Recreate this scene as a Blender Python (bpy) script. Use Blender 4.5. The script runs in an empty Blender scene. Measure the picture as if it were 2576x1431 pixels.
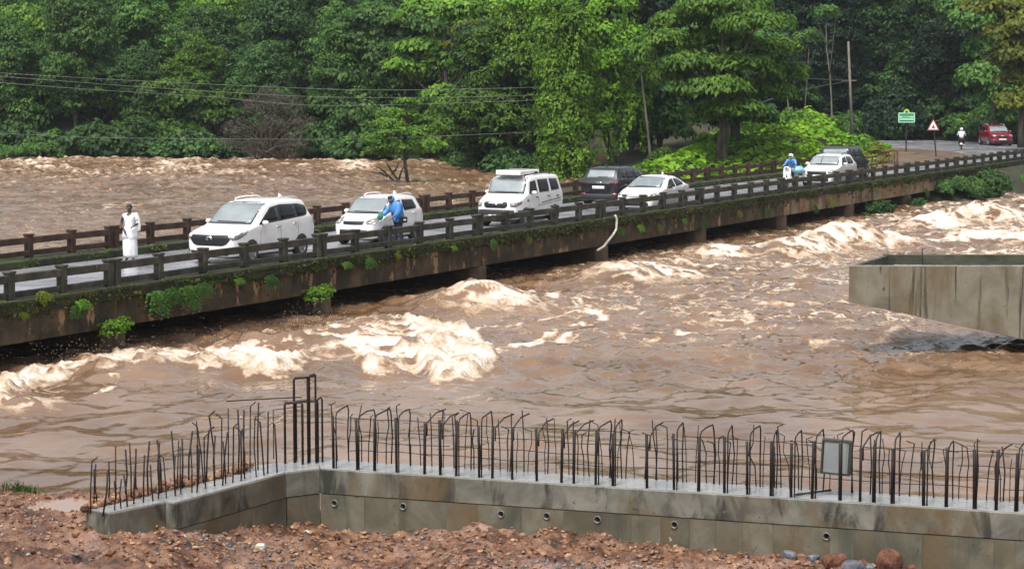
import bpy, bmesh, math, random
import numpy as np
from mathutils import Vector, Matrix
from mathutils.bvhtree import BVHTree

random.seed(7)
SC = bpy.context.scene
COL = SC.collection
R = math.radians

# ------------------------------------------------------------------ camera, sky, sun, exposure
F, CX, CY, CZ = 5400.0, 1288.0, 715.5, 5.2
PITCH = math.atan((715.5 - 196.0) / F)
cp, sp = math.cos(PITCH), math.sin(PITCH)
cam_d = bpy.data.cameras.new('camera')
cam = bpy.data.objects.new('camera', cam_d)
COL.objects.link(cam)
cam.location = (0, 0, CZ)
cam.rotation_euler = (R(90) - PITCH, 0, 0)
cam_d.sensor_width = 36
cam_d.lens = 36 * F / 2576
cam_d.clip_end = 2000
cam_d.clip_start = 0.5
SC.camera = cam

SUN_EL, SUN_AZ = R(62), R(205)      # azimuth: compass direction the light comes from (0 = +Y)
world = bpy.data.worlds.new('World')
SC.world = world
world.use_nodes = True
wn = world.node_tree.nodes
bg = wn['Background']
sky = wn.new('ShaderNodeTexSky')
sky.sky_type = 'NISHITA'
sky.sun_disc = False
sky.sun_elevation = SUN_EL
sky.sun_rotation = SUN_AZ
sky.air_density = 1.0
sky.dust_density = 6.0
sky.ozone_density = 1.0
# an overcast sky: the blue of the clear sky is mostly washed out by cloud
hsv = wn.new('ShaderNodeHueSaturation')
hsv.inputs['Saturation'].default_value = 0.30
world.node_tree.links.new(sky.outputs[0], hsv.inputs['Color'])
world.node_tree.links.new(hsv.outputs[0], bg.inputs['Color'])
bg.inputs['Strength'].default_value = 0.115

sun_d = bpy.data.lights.new('sun', 'SUN')
sun_d.energy = 1.5
sun_d.angle = R(16)
sun_d.color = (1.0, 0.97, 0.92)
sun = bpy.data.objects.new('sun', sun_d)
COL.objects.link(sun)
sun.rotation_euler = (R(90) - SUN_EL, 0, -SUN_AZ + R(180))
SC.view_settings.view_transform = 'Standard'
SC.view_settings.look = 'None'
SC.view_settings.gamma = 1.0
SC.view_settings.use_curve_mapping = False
SC.view_settings.exposure = 0.80
SC.cycles.max_bounces = 6
SC.cycles.transparent_max_bounces = 6
SC.cycles.caustics_reflective = False
SC.cycles.caustics_refractive = False

# ------------------------------------------------------------------ layout helpers (image pixels to world positions)
def P(x, y, z):
    """where the camera ray of an image pixel meets height z"""
    a, b = (x - CX) / F, -(y - CY) / F
    d = (a, cp + b * sp, -sp + b * cp)
    t = (z - CZ) / d[2]
    return Vector((d[0] * t, d[1] * t, z))
def Q(x, y, Y):
    """position on the camera ray of an image pixel at distance Y"""
    a, b = (x - CX) / F, -(y - CY) / F
    d = (a, cp + b * sp, -sp + b * cp)
    t = Y / d[1]
    return Vector((d[0] * t, Y, CZ + d[2] * t))

BO = P(805, 648, 0)
_A, _B = P(35, 750, 0), P(2500, 410, 0)
_d = (_B - _A).normalized()
DX, DY = _d.x, _d.y                 # along the bridge, away from the camera
NX, NY = DY, -DX                    # downstream
def W(u, v, z=0.0):
    return Vector((BO.x + u * DX + v * NX, BO.y + u * DY + v * NY, z))
def UV(x, y):
    a, b = x - BO.x, y - BO.y
    return a * DX + b * DY, a * NX + b * NY
BANG = math.atan2(DY, DX)           # heading of +u
ZR = -0.22                          # road surface
ZD, ZU = -1.6, -0.95                # water downstream, upstream

# ------------------------------------------------------------------ noise
def _gn(x, y, seed):
    xi = np.floor(x).astype(np.int64); yi = np.floor(y).astype(np.int64)
    fx, fy = x - xi, y - yi
    def g(ix, iy, dx, dy):
        h = (ix * 374761393 + iy * 668265263 + seed * 974634777) & 0xffffffff
        h = ((h ^ (h >> 13)) * 1274126177) & 0xffffffff
        h = h ^ (h >> 16)
        a = h * (2 * math.pi / 4294967296.0)
        return np.cos(a) * dx + np.sin(a) * dy
    u = fx * fx * fx * (fx * (fx * 6 - 15) + 10); v = fy * fy * fy * (fy * (fy * 6 - 15) + 10)
    a = g(xi, yi, fx, fy); b = g(xi + 1, yi, fx - 1, fy)
    c = g(xi, yi + 1, fx, fy - 1); d = g(xi + 1, yi + 1, fx - 1, fy - 1)
    return (a + (b - a) * u + ((c + (d - c) * u) - (a + (b - a) * u)) * v) * 1.5
def fbm(x, y, seed, octv=4, gain=0.5):
    x = np.asarray(x, float); y = np.asarray(y, float)
    s, a = 0, 1.0
    for o in range(octv):
        s = s + a * _gn(x * 2 ** o, y * 2 ** o, seed + o * 17); a *= gain
    return s
def ridged(x, y, seed, octv=4, gain=0.5):
    x = np.asarray(x, float); y = np.asarray(y, float)
    s, a, t = 0, 1.0, 0
    for o in range(octv):
        s = s + a * (1 - np.abs(_gn(x * 2 ** o, y * 2 ** o, seed + o * 31)) * 1.6); t += a; a *= gain
    return s / t
def sstep(a, b, x):
    t = np.clip((x - a) / (b - a), 0, 1)
    return t * t * (3 - 2 * t)

# ------------------------------------------------------------------ mesh helpers
def mesh_np(name, V, Fa, smooth=False):
    V = np.ascontiguousarray(V, dtype=np.float32); Fa = np.ascontiguousarray(Fa, dtype=np.int32)
    me = bpy.data.meshes.new(name)
    n, (m, k) = len(V), Fa.shape
    me.vertices.add(n); me.vertices.foreach_set('co', V.ravel())
    me.loops.add(m * k); me.loops.foreach_set('vertex_index', Fa.ravel())
    me.polygons.add(m); me.polygons.foreach_set('loop_start', np.arange(0, m * k, k, dtype=np.int32))
    me.polygons.foreach_set('use_smooth', np.full(m, smooth, dtype=bool))
    me.update(calc_edges=True)
    return me
def attr(me, name, arr):
    me.attributes.new(name, 'FLOAT', 'POINT').data.foreach_set('value', np.ascontiguousarray(arr, dtype=np.float32))
def grid_faces(nu, nv):
    i = np.arange(nu - 1)[:, None] * nv + np.arange(nv - 1)[None, :]
    return np.stack([i, i + nv, i + nv + 1, i + 1], -1).reshape(-1, 4)
def link(name, me, m=None, parent=None, loc=None, rotz=None):
    o = bpy.data.objects.new(name, me); COL.objects.link(o)
    if m is not None and me is not None and len(me.materials) == 0:
        me.materials.append(m)
    if parent is not None: o.parent = parent
    if loc is not None: o.location = loc
    if rotz is not None: o.rotation_euler = (0, 0, rotz)
    return o
def tag(o, label=None, cat=None, group=None, kind=None):
    if label: o['label'] = label
    if cat: o['category'] = cat
    if group: o['group'] = group
    if kind: o['kind'] = kind
    return o
def thing(name, label, cat, loc=(0, 0, 0), rotz=0, group=None):
    o = link(name, None, loc=loc, rotz=rotz)
    o.empty_display_size = 0.3
    return tag(o, label, cat, group)
def copy_tree(o, parent=None):
    c = o.copy(); COL.objects.link(c)
    if parent: c.parent = parent
    for ch in list(o.children): copy_tree(ch, c)
    return c

class MB:
    """collects simple solids into one mesh"""
    def __init__(s): s.v = []; s.f = []
    def add(s, vs, fs):
        b = len(s.v); s.v += [tuple(p) for p in vs]; s.f += [tuple(i + b for i in q) for q in fs]; return s
    def box(s, c, size, rz=0.0, jit=0.0, rot=None):
        h = [x / 2 for x in size]
        m = rot if rot is not None else Matrix.Rotation(rz, 3, 'Z')
        vs = []
        for sx, sy, sz in ((-1,-1,-1),(1,-1,-1),(1,1,-1),(-1,1,-1),(-1,-1,1),(1,-1,1),(1,1,1),(-1,1,1)):
            p = Vector((sx * h[0], sy * h[1], sz * h[2]))
            if jit: p += Vector([random.uniform(-jit, jit) for _ in range(3)])
            vs.append(m @ p + Vector(c))
        return s.add(vs, [(3,2,1,0),(4,5,6,7),(0,1,5,4),(1,2,6,5),(2,3,7,6),(3,0,4,7)])
    def tube(s, pts, rad, n=6, caps=True):
        pts = [Vector(p) for p in pts]
        rs = rad if isinstance(rad, (list, tuple)) else [rad] * len(pts)
        vs, fs = [], []
        t0 = (pts[1] - pts[0]).normalized()
        ref = Vector((0, 0, 1)) if abs(t0.z) < 0.9 else Vector((1, 0, 0))
        u = t0.cross(ref).normalized()
        for i, p in enumerate(pts):
            t = (pts[min(i + 1, len(pts) - 1)] - pts[max(i - 1, 0)]).normalized()
            u = (u - t * u.dot(t)).normalized(); w = t.cross(u)
            for k in range(n):
                a = 2 * math.pi * k / n
                vs.append(p + (u * math.cos(a) + w * math.sin(a)) * rs[i])
        for i in range(len(pts) - 1):
            for k in range(n):
                a, b = i * n + k, i * n + (k + 1) % n
                fs.append((a, b, b + n, a + n))
        if caps:
            fs.append(tuple(range(n - 1, -1, -1))); fs.append(tuple(range((len(pts) - 1) * n, len(pts) * n)))
        return s.add(vs, fs)
    def cyl(s, p0, p1, r, n=12): return s.tube([p0, p1], r, n)
    def ball(s, c, r, seg=10, rings=6, rot=None):
        rx, ry, rz = r if isinstance(r, (tuple, list)) else (r, r, r)
        vs = [Vector((0, 0, -rz))]
        for i in range(1, rings):
            ph = -math.pi / 2 + math.pi * i / rings
            for k in range(seg):
                a = 2 * math.pi * k / seg
                vs.append(Vector((rx * math.cos(ph) * math.cos(a), ry * math.cos(ph) * math.sin(a), rz * math.sin(ph))))
        vs.append(Vector((0, 0, rz)))
        if rot is not None: vs = [rot @ p for p in vs]
        vs = [p + Vector(c) for p in vs]
        fs = []
        for k in range(seg):
            fs.append((0, 1 + (k + 1) % seg, 1 + k)); t = 1 + (rings - 2) * seg
            fs.append((t + k, t + (k + 1) % seg, len(vs) - 1))
        for i in range(rings - 2):
            for k in range(seg):
                a, b = 1 + i * seg + k, 1 + i * seg + (k + 1) % seg
                fs.append((a, b, b + seg, a + seg))
        return s.add(vs, fs)
    def lathe(s, prof, n=16, c=(0, 0, 0), axis='Z'):
        vs, fs = [], []
        for r, z in prof:
            for k in range(n):
                a = 2 * math.pi * k / n
                p = (r * math.cos(a), r * math.sin(a), z) if axis == 'Z' else (r * math.cos(a), z, r * math.sin(a))
                vs.append(Vector(p) + Vector(c))
        for i in range(len(prof) - 1):
            for k in range(n):
                a, b = i * n + k, i * n + (k + 1) % n
                fs.append((a, b, b + n, a + n) if axis == 'Z' else (a, a + n, b + n, b))
        return s.add(vs, fs)
    def prism(s, poly, h0, h1, fn=lambda x, y, h: (x, y, h)):
        n = len(poly)
        vs = [fn(x, y, h0) for x, y in poly] + [fn(x, y, h1) for x, y in poly]
        fs = [tuple(range(n - 1, -1, -1)), tuple(range(n, 2 * n))] + [(i, (i + 1) % n, (i + 1) % n + n, i + n) for i in range(n)]
        return s.add(vs, fs)
    def mesh(s, name, smooth=False, bevel=0.0):
        me = bpy.data.meshes.new(name)
        me.from_pydata([tuple(p) for p in s.v], [], s.f)
        if bevel:
            bm = bmesh.new(); bm.from_mesh(me)
            bmesh.ops.bevel(bm, geom=bm.edges[:], offset=bevel, segments=1, affect='EDGES', clamp_overlap=True)
            bm.to_mesh(me); bm.free()
        if smooth:
            me.polygons.foreach_set('use_smooth', [True] * len(me.polygons))
        me.update()
        return me
    def build(s, name, m, parent=None, smooth=False, bevel=0.0, loc=None, rotz=None):
        return link(name, s.mesh(name, smooth, bevel), m, parent, loc, rotz)

# ------------------------------------------------------------------ materials
def mat(name, cols, scale=3.0, rough=0.7, bump=0.0, bscale=None, metallic=0.0, spec=0.5, detail=5.0, stretch=(1, 1, 1),
        pos=(0.35, 0.65), coat=0.0, objvar=0.0, second=None, world=False, rough2=None, ndist=0.0):
    """cols: one colour or two/three colours mixed by noise. second: (colour, scale, lo, hi, stretch) blotches on top"""
    m = bpy.data.materials.new(name); m.use_nodes = True
    nt = m.node_tree; N = nt.nodes; L = nt.links
    b = N['Principled BSDF']
    b.inputs['Roughness'].default_value = rough
    b.inputs['Metallic'].default_value = metallic
    b.inputs['Specular IOR Level'].default_value = spec
    b.inputs['Coat Weight'].default_value = coat
    b.inputs['Coat Roughness'].default_value = 0.05
    if isinstance(cols[0], (int, float)): cols = [cols]
    tc = N.new('ShaderNodeNewGeometry' if world else 'ShaderNodeTexCoord')
    src = tc.outputs['Position'] if world else tc.outputs['Object']
    oi = N.new('ShaderNodeObjectInfo')
    mp = N.new('ShaderNodeMapping'); mp.inputs['Scale'].default_value = stretch
    L.new(src, mp.inputs['Vector'])
    off = N.new('ShaderNodeVectorMath'); off.operation = 'MULTIPLY_ADD'
    L.new(oi.outputs['Random'], off.inputs[0]); off.inputs[1].default_value = (37, 53, 71) if not world else (0, 0, 0)
    L.new(mp.outputs[0], off.inputs[2])
    def noise(sc, det=detail, vec=None):
        n = N.new('ShaderNodeTexNoise'); n.inputs['Scale'].default_value = sc; n.inputs['Detail'].default_value = det
        n.inputs['Roughness'].default_value = 0.62; n.inputs['Distortion'].default_value = ndist
        L.new(vec or off.outputs[0], n.inputs['Vector']); return n.outputs['Fac']
    if len(cols) > 1:
        r = N.new('ShaderNodeValToRGB'); e = r.color_ramp.elements
        while len(e) < len(cols): e.new(0.5)
        for i, c in enumerate(cols):
            e[i].position = pos[0] + (pos[1] - pos[0]) * i / (len(cols) - 1); e[i].color = (*c, 1)
        L.new(noise(scale), r.inputs[0]); cur = r.outputs[0]
    else:
        r = N.new('ShaderNodeRGB'); r.outputs[0].default_value = (*cols[0], 1); cur = r.outputs[0]
    for sec in ([] if second is None else (second if isinstance(second, list) else [second])):
        c2, s2, lo, hi, st2 = sec
        mp2 = N.new('ShaderNodeMapping'); mp2.inputs['Scale'].default_value = st2
        L.new(off.outputs[0], mp2.inputs['Vector'])
        rr = N.new('ShaderNodeMapRange'); rr.inputs['From Min'].default_value = lo; rr.inputs['From Max'].default_value = hi
        L.new(noise(s2, 6, mp2.outputs[0]), rr.inputs['Value'])
        mx = N.new('ShaderNodeMix'); mx.data_type = 'RGBA'
        L.new(rr.outputs[0], mx.inputs['Factor']); L.new(cur, mx.inputs['A']); mx.inputs['B'].default_value = (*c2, 1)
        cur = mx.outputs['Result']
    if objvar:
        h = N.new('ShaderNodeHueSaturation'); mr = N.new('ShaderNodeMapRange')
        mr.inputs['To Min'].default_value = 1 - objvar; mr.inputs['To Max'].default_value = 1 + objvar
        L.new(oi.outputs['Random'], mr.inputs['Value']); L.new(mr.outputs[0], h.inputs['Value']); L.new(cur, h.inputs['Color'])
        cur = h.outputs[0]
    L.new(cur, b.inputs['Base Color'])
    if rough2 is not None:
        rr = N.new('ShaderNodeMapRange'); rr.inputs['From Min'].default_value = 0.4; rr.inputs['From Max'].default_value = 0.6
        rr.inputs['To Min'].default_value = rough; rr.inputs['To Max'].default_value = rough2
        L.new(noise(scale * 0.7), rr.inputs['Value']); L.new(rr.outputs[0], b.inputs['Roughness'])
    if bump:
        bp = N.new('ShaderNodeBump'); bp.inputs['Distance'].default_value = bump; bp.inputs['Strength'].default_value = 1.0
        L.new(noise(bscale or scale * 4, 6), bp.inputs['Height']); L.new(bp.outputs[0], b.inputs['Normal'])
    return m
def proj(p):
    z = p[2] - CZ
    zc = p[1] * cp - z * sp; yc = p[1] * sp + z * cp
    return CX + F * p[0] / zc, CY - F * yc / zc

# ------------------------------------------------------------------ ground of the far bank
def seg_dist(x, y, poly, closed=True):
    d = np.full(np.shape(x), 1e9)
    n = len(poly)
    for i in range(n if closed else n - 1):
        ax, ay = poly[i][0], poly[i][1]; bx, by = poly[(i + 1) % n][0], poly[(i + 1) % n][1]
        ex, ey = bx - ax, by - ay
        t = np.clip(((x - ax) * ex + (y - ay) * ey) / (ex * ex + ey * ey + 1e-9), 0, 1)
        d = np.minimum(d, np.hypot(x - ax - t * ex, y - ay - t * ey))
    return d
def inside(x, y, poly):
    c = np.zeros(np.shape(x), bool); n = len(poly)
    for i in range(n):
        ax, ay = poly[i][0], poly[i][1]; bx, by = poly[(i + 1) % n][0], poly[(i + 1) % n][1]
        k = ((ay > y) != (by > y)) & (x < (bx - ax) * (y - ay) / (by - ay + 1e-12) + ax)
        c ^= k
    return c
def sdist(x, y, poly):
    d = seg_dist(x, y, poly); return np.where(inside(x, y, poly), d, -d)

SHORE = [P(x, y, ZU) for x, y in ((-1500, 388), (-200, 397), (300, 399), (700, 400), (1150, 403), (1235, 428), (1330, 440), (1450, 447))]
LAND = SHORE + [W(43, -17), W(47, -10.5), W(64, -8.4), W(74, -3), W(78.5, 1), W(79, 9), W(76, 22), W(78, 80),
                W(500, 80), W(500, -500), (-400, 420), (-400, 170)]
ROAD = [W(66, -6.9), P(2225, 398, ZR), P(2195, 374, ZR), P(2120, 364, ZR), P(2050, 359, ZR), P(2050, 351, ZR), P(2230, 349.5, ZR),
        P(2460, 358, ZR), P(2640, 369, ZR), P(3000, 392, ZR), W(112, 9), W(84, -0.35), W(66, -0.35)]
def ground(x, y):
    x = np.asarray(x, float); y = np.asarray(y, float)
    sd = sdist(x, y, LAND)
    z = np.where(sd < 0, -1.3 + sd * 0.35, np.where(sd < 5, -1.3 + sd * 0.26, 0.0 + (sd - 5) * 0.20))
    z = np.maximum(z, -3.5)
    z = np.minimum(z, 9 + 0.05 * sd)
    cap = 1.3 + np.maximum(0, y - np.where(x > 33, 180, 188)) * 0.30
    mr_ = sstep(-8, 4, x)
    z = np.where(z > 0, z * (1 - mr_) + np.minimum(z, cap) * mr_, z)
    z = z + np.where(sd > 1, fbm(x * 0.12, y * 0.12, 5, 4) * 0.35, 0)
    b = W(60, -15); c = P(2010, 380, 0)
    z = z + 0.5 * np.exp(-((x - c.x) ** 2 + (y - c.y - 5) ** 2) / 90.0)
    u = (x - BO.x) * DX + (y - BO.y) * DY; v = (x - BO.x) * NX + (y - BO.y) * NY
    rd = sdist(x, y, ROAD)
    m = sstep(-4.5, -0.8, rd)
    z = z * (1 - m) + (ZR - 0.06) * m
    br = sstep(-9.2, -8.2, v) * sstep(2.5, 0.8, v) * sstep(20, 40, u) * sstep(74, 72, u)      # under the deck
    z = np.where(br > 0, np.minimum(z, z * (1 - br) + br * np.minimum(z, -0.9)), z)
    rs = sstep(0.5, 3, v) * sstep(76, 80, u) * sstep(3, 0.5, rd)
    return z * (1 - rs) + (z - 0.7) * rs
xs = np.concatenate([np.arange(-130, -60, 4), np.arange(-60, 75, 1.1), np.arange(75, 160, 4)])
ys = np.concatenate([np.arange(80, 215, 1.1), np.arange(215, 380, 5)])
XX, YY = np.meshgrid(xs, ys, indexing='ij')
ZZ = ground(XX, YY)
M_soil = mat('soil', [(0.012, 0.020, 0.007), (0.030, 0.034, 0.014), (0.055, 0.038, 0.022)], 0.35, 0.95, 0.05, 4, second=((0.10, 0.038, 0.020), 0.2, 0.60, 0.66, (1, 1, 1)))
tag(link('far_bank_ground', mesh_np('far_bank_ground', np.stack([XX, YY, ZZ], -1).reshape(-1, 3), grid_faces(len(xs), len(ys))[:, ::-1], True), M_soil),
    'forested river bank rising beyond the flood', kind='structure')

# road: sheet over the deck and the bend beyond the bridge
M_asph = mat('wet_skylit_asphalt', [(0.22, 0.222, 0.245), (0.32, 0.32, 0.345)], 0.5, 0.16, 0.0015, 30, second=((0.13, 0.13, 0.14), 0.25, 0.5, 0.7, (1, 4, 1)), rough2=0.34, spec=.8)  # sky glare on the wet deck is put into the pale base colour
bm = bmesh.new()
for poly in ([W(-40, -6.9), W(66, -6.9), W(66, -0.35), W(-40, -0.35)], ROAD):
    bm.faces.new([bm.verts.new((p[0], p[1], ZR + 0.004)) for p in poly])
bmesh.ops.triangulate(bm, faces=bm.faces[:])
bmesh.ops.recalc_face_normals(bm, faces=bm.faces[:])
if sum(f.normal.z for f in bm.faces) < 0: bmesh.ops.reverse_faces(bm, faces=bm.faces[:])
me = bpy.data.meshes.new('road'); bm.to_mesh(me); bm.free()
road = tag(link('road', me, M_asph), 'wet grey asphalt road over the bridge and round the bend', kind='structure')
# dirt shoulder inside the bend
DIRT = [P(x, y, ZR) for x, y in ((2180, 378), (2250, 371), (2320, 376), (2395, 382), (2445, 391), (2430, 402), (2380, 411), (2300, 420), (2200, 430), (2140, 428))]
dx = np.arange(16, 40, 0.35); dy = np.arange(112, 165, 0.35)
GX, GY = np.meshgrid(dx, dy, indexing='ij'); sd = sdist(GX, GY, DIRT)
GZ = ZR + 0.010 + sstep(0, 2.0, sd) * 0.10 + sstep(0, 1, sd) * fbm(GX * 0.6, GY * 0.6, 9, 3) * 0.05 - sstep(0, -0.35, sd) * 0.05
fa = grid_faces(len(dx), len(dy))[:, ::-1]; keep = (sd.ravel()[fa] > -0.3).all(1)
M_dirt = mat('wet_dirt', [(0.10, 0.062, 0.038), (0.17, 0.115, 0.075)], 0.6, 0.6, 0.02, 5, second=((0.06, 0.035, 0.022), 0.4, 0.55, 0.62, (1, 2.5, 1)), rough2=0.3)
tag(link('dirt_shoulder', mesh_np('dirt_shoulder', np.stack([GX, GY, GZ], -1).reshape(-1, 3), fa[keep], True), M_dirt), 'muddy brown shoulder inside the road bend', kind='structure')
# painted dashes on the bend
M_paint = mat('road_paint', [(0.75, 0.75, 0.72), (0.5, 0.5, 0.48)], 3, 0.5)
for x, y, a in ((3962 / 1.59, 616 / 1.59, 0.3), (3646 / 1.59, 567 / 1.59, 0.9), (3870 / 1.59, 590 / 1.59, 0.5)):
    c = P(x, y, ZR + 0.008)
    MB().box((0, 0, 0), (0.9, 0.22, 0.006)).build('road_dash', M_paint, road, loc=c, rotz=a)

# ------------------------------------------------------------------ foreground bank of red mud
TOPZ = 1.60
FOOT = [(-3.6, 1.50), (-2.86, 1.33), (-2.53, 1.22), (-2.12, 1.12), (-1.68, 1.04), (-1.04, 1.05), (-0.6, 1.10), (-0.31, 1.20), (0.04, 1.12), (0.75, 1.12), (1.43, 1.09), (2.1, 1.06), (2.6, 1.08), (3.4, 1.03), (4.24, 1.0), (9, 1.0)]
WF = [P(294, 1294, TOPZ), P(439, 1265, TOPZ), P(720, 1188, TOPZ), P(805, 1178, TOPZ), P(2576, 1290, TOPZ)]
_wd = (WF[4] - WF[3]).normalized(); WF[4] = WF[3] + _wd * 9.0
def mud(x, y):
    x = np.asarray(x, float); y = np.asarray(y, float)
    z = np.interp(x, [a for a, b in FOOT], [b for a, b in FOOT])
    z = z + (np.clip(19 - y, 0, 12)) * 0.01
    ly = np.where(x < -3.2, 20.0 + (x + 5) * 0.2 + fbm(x * 1.5, x * 0.7 + 3, 3, 3) * 0.25, 20.3)
    z = np.where(x < -3.2, 1.42 - sstep(18.3, 19.8, y) * 0.14, z)
    drop = np.clip(y - ly, 0, 20)
    z = z - drop * 0.75
    n = fbm(x * 1.3, y * 1.3, 11, 3) * 0.05 + (ridged(x * 4, y * 4, 21, 4) - 0.55) * 0.10 + fbm(x * 14, y * 14, 33, 3) * 0.012
    pc = P(165, 1280, 1.3)
    pud = np.exp(-(((x - pc.x) / 0.42) ** 2 + ((y - pc.y) / 0.62) ** 4))
    pc2 = P(30, 1345, 1.3)
    n = n * (1 - 0.8 * np.clip(pud, 0, 1)) - 0.10 * pud
    for px, py, rx, ry in ((30, 1400, .35, .25), (330, 1418, .3, .12), (900, 1405, .3, .10), (560, 1400, .22, .10)):
        c = P(px, py, 1.22); n = n * (1 - 0.7 * np.exp(-(((x - c.x) / rx) ** 2 + ((y - c.y) / ry) ** 2)))
    c = P(2130, 1420, 1.0)
    n = n + 0.10 * np.exp(-(((x - c.x) / 0.35) ** 2 + ((y - c.y) / 0.3) ** 2))
    return z + n
xs = np.concatenate([np.arange(-14, -5.2, 0.3), np.arange(-5.2, 5.6, 0.028), np.arange(5.6, 14, 0.3)])
ys = np.concatenate([np.arange(6, 16.6, 0.3), np.arange(16.6, 21, 0.028), np.arange(21, 33, 0.4)])
XX, YY = np.meshgrid(xs, ys, indexing='ij')
ZZ = mud(XX, YY)
M_mud = mat('red_mud', [(0.048, 0.020, 0.011), (0.150, 0.070, 0.039), (0.29, 0.165, 0.098)], 3.4, 0.5, 0.02, 34, second=[((0.27, 0.165, 0.125), 1.3, 0.52, 0.68, (1, 1, 1)), ((0.035, 0.025, 0.022), 7, 0.56, 0.66, (1, 1, 1))], rough2=0.28)
tag(link('mud_bank', mesh_np('mud_bank', np.stack([XX, YY, ZZ], -1).reshape(-1, 3), grid_faces(len(xs), len(ys))[:, ::-1], True), M_mud),
    'red muddy near bank strewn with clods', kind='structure')
M_puddle = mat('puddle_water', [(0.30, 0.20, 0.15)], 1, 0.06, 0.002, 9, spec=0.7)
mb = MB()
for (px, py, rx, ry, zz) in ((165, 1280, 0.36, 0.62, 1.265),):
    c = P(px, py, zz)
    mb.add([(c.x + rx * math.cos(a) * (1 + .12 * math.sin(3 * a)), c.y + ry * math.sin(a), zz) for a in [2 * math.pi * k / 24 for k in range(24)]], [tuple(range(24))])
tag(mb.build('puddle', M_puddle), 'shallow brown puddle on the red mud beside the wing wall', kind='structure')

def ico(sub=1):
    bm = bmesh.new(); bmesh.ops.create_icosphere(bm, subdivisions=sub, radius=1)
    v = np.array([q.co[:] for q in bm.verts]); f = np.array([[q.index for q in p.verts] for p in bm.faces]); bm.free(); return v, f
def rock_base(seed, sub=1, rough=0.3):
    v, f = ico(sub); rng = np.random.default_rng(seed)
    return v * (1 + rng.uniform(-rough, rough, (len(v), 1))), f
def scatter(bases, pos, scl, rng, flat=(1, 1, 1)):
    """numpy copies of small base meshes, joined"""
    Vs, Fs, o = [], [], 0
    n = len(pos)
    for i in range(n):
        v, f = bases[i % len(bases)]
        q = rng.normal(size=4); q /= np.linalg.norm(q); a, b, c, d = q
        m = np.array([[1 - 2 * (c * c + d * d), 2 * (b * c - a * d), 2 * (b * d + a * c)], [2 * (b * c + a * d), 1 - 2 * (b * b + d * d), 2 * (c * d - a * b)], [2 * (b * d - a * c), 2 * (c * d + a * b), 1 - 2 * (b * b + c * c)]])
        Vs.append((v @ m.T) * (scl[i] * np.array(flat)) + pos[i]); Fs.append(f + o); o += len(v)
    return np.concatenate(Vs), np.concatenate(Fs)
rng = np.random.default_rng(3)
bases = [rock_base(k) for k in range(6)]
M_clod = mat('red_clods', [(0.055, 0.022, 0.012), (0.19, 0.086, 0.045), (0.38, 0.24, 0.14)], 7, 0.6, 0.004, 60, second=((0.13, 0.12, 0.12), 2.2, 0.60, 0.66, (1, 1, 1)), rough2=0.35)
M_chip = mat('grey_gravel', [(0.05, 0.052, 0.06), (0.22, 0.21, 0.21)], 9, 0.5, rough2=0.3)
for nm, m, n, s0, s1, lab in (('mud_clods', M_clod, 13000, 0.005, 0.026, 'small clods of red mud all over the near bank'), ('gravel_chips', M_chip, 2200, 0.006, 0.018, 'scattered grey gravel chips on the near bank')):
    x = rng.uniform(-5, 5.2, n); y = rng.uniform(16.6, 20.2, n)
    if nm == 'gravel_chips':
        k = n // 2
        for (px, py, r) in ((690, 1395, .45), (1330, 1420, .6), (560, 1375, .4), (1560, 1425, .4)):
            c = P(px, py, 1.2); j = rng.integers(0, n, k // 2); x[j] = c.x + rng.normal(0, r, k // 2); y[j] = c.y + rng.normal(0, .25, k // 2)
    s = s0 + (s1 - s0) * rng.power(0.42, n)
    V, Fc = scatter(bases, np.stack([x, y, mud(x, y) + s * 0.25], -1), s, rng, (1.25, 1.25, 0.8))
    tag(link(nm, mesh_np(nm, V, Fc), m), lab, kind='stuff')

# ------------------------------------------------------------------ river in flood
def humps(x, y, lst):
    z = np.zeros_like(x); f = np.zeros_like(x)
    for (px, py, ru, rv, h, fo) in lst:
        c = P(px, py, ZD); cu, cv = UV(c.x, c.y)
        u, v = (x - BO.x) * DX + (y - BO.y) * DY, (x - BO.x) * NX + (y - BO.y) * NY
        d = ((u - cu) / ru) ** 2 + ((v - cv) / rv) ** 2
        g = np.exp(-d)
        z += h * g; f = np.maximum(f, fo * np.exp(-(((u - cu) / ru) ** 2 + ((v - cv - .45 * rv) / rv) ** 2) * 0.9))
    return z, f
# foot of each standing wave, its half size along the bridge and along the flow, its height and its foam
HUMPS = [(330, 940, 1.4, 1.3, 0.26, .0), (640, 925, 1.4, 1.6, .18, .0), (900, 875, 2.0, 2.4, .26, .0), (1000, 850, 1.2, 1.6, .26, .0), (1135, 915, 1.7, 2.0, .10, .0),
         (1180, 772, 1.5, 1.8, .52, .5), (1240, 770, 1.2, 1.2, .28, .6), (1540, 708, 1.5, 1.6, .50, .5), (1600, 694, 1.4, 1.6, .30, .8), (1790, 645, 1.4, 1.3, .42, .6), (1985, 636, 2.2, 1.6, .58, .75), (2080, 622, 1.4, 1.4, .50, .8),
         (2150, 618, 1.7, 1.6, .74, .35), (2180, 610, 1.6, 1.6, .24, .8), (2330, 578, 1.8, 1.4, .60, .75), (2440, 572, 2.0, 1.5, .85, .5), (2545, 572, 2.0, 1.6, .7, .8), (2490, 595, 2.5, 2.0, .24, .8), (20, 1020, .8, .8, .12, .5)]
BIG = [(-120, 985), (110, 935), (330, 893), (560, 852), (720, 834), (800, 816), (920, 812), (1060, 806), (1150, 850), (1235, 880), (1252, 905), (1220, 935), (1165, 958), (1100, 955), (1040, 922), (960, 932), (880, 905), (790, 905), (720, 938), (600, 935), (480, 925), (330, 940), (190, 945), (120, 958), (60, 985), (20, 1015), (-40, 1030), (-120, 1030)]
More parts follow.
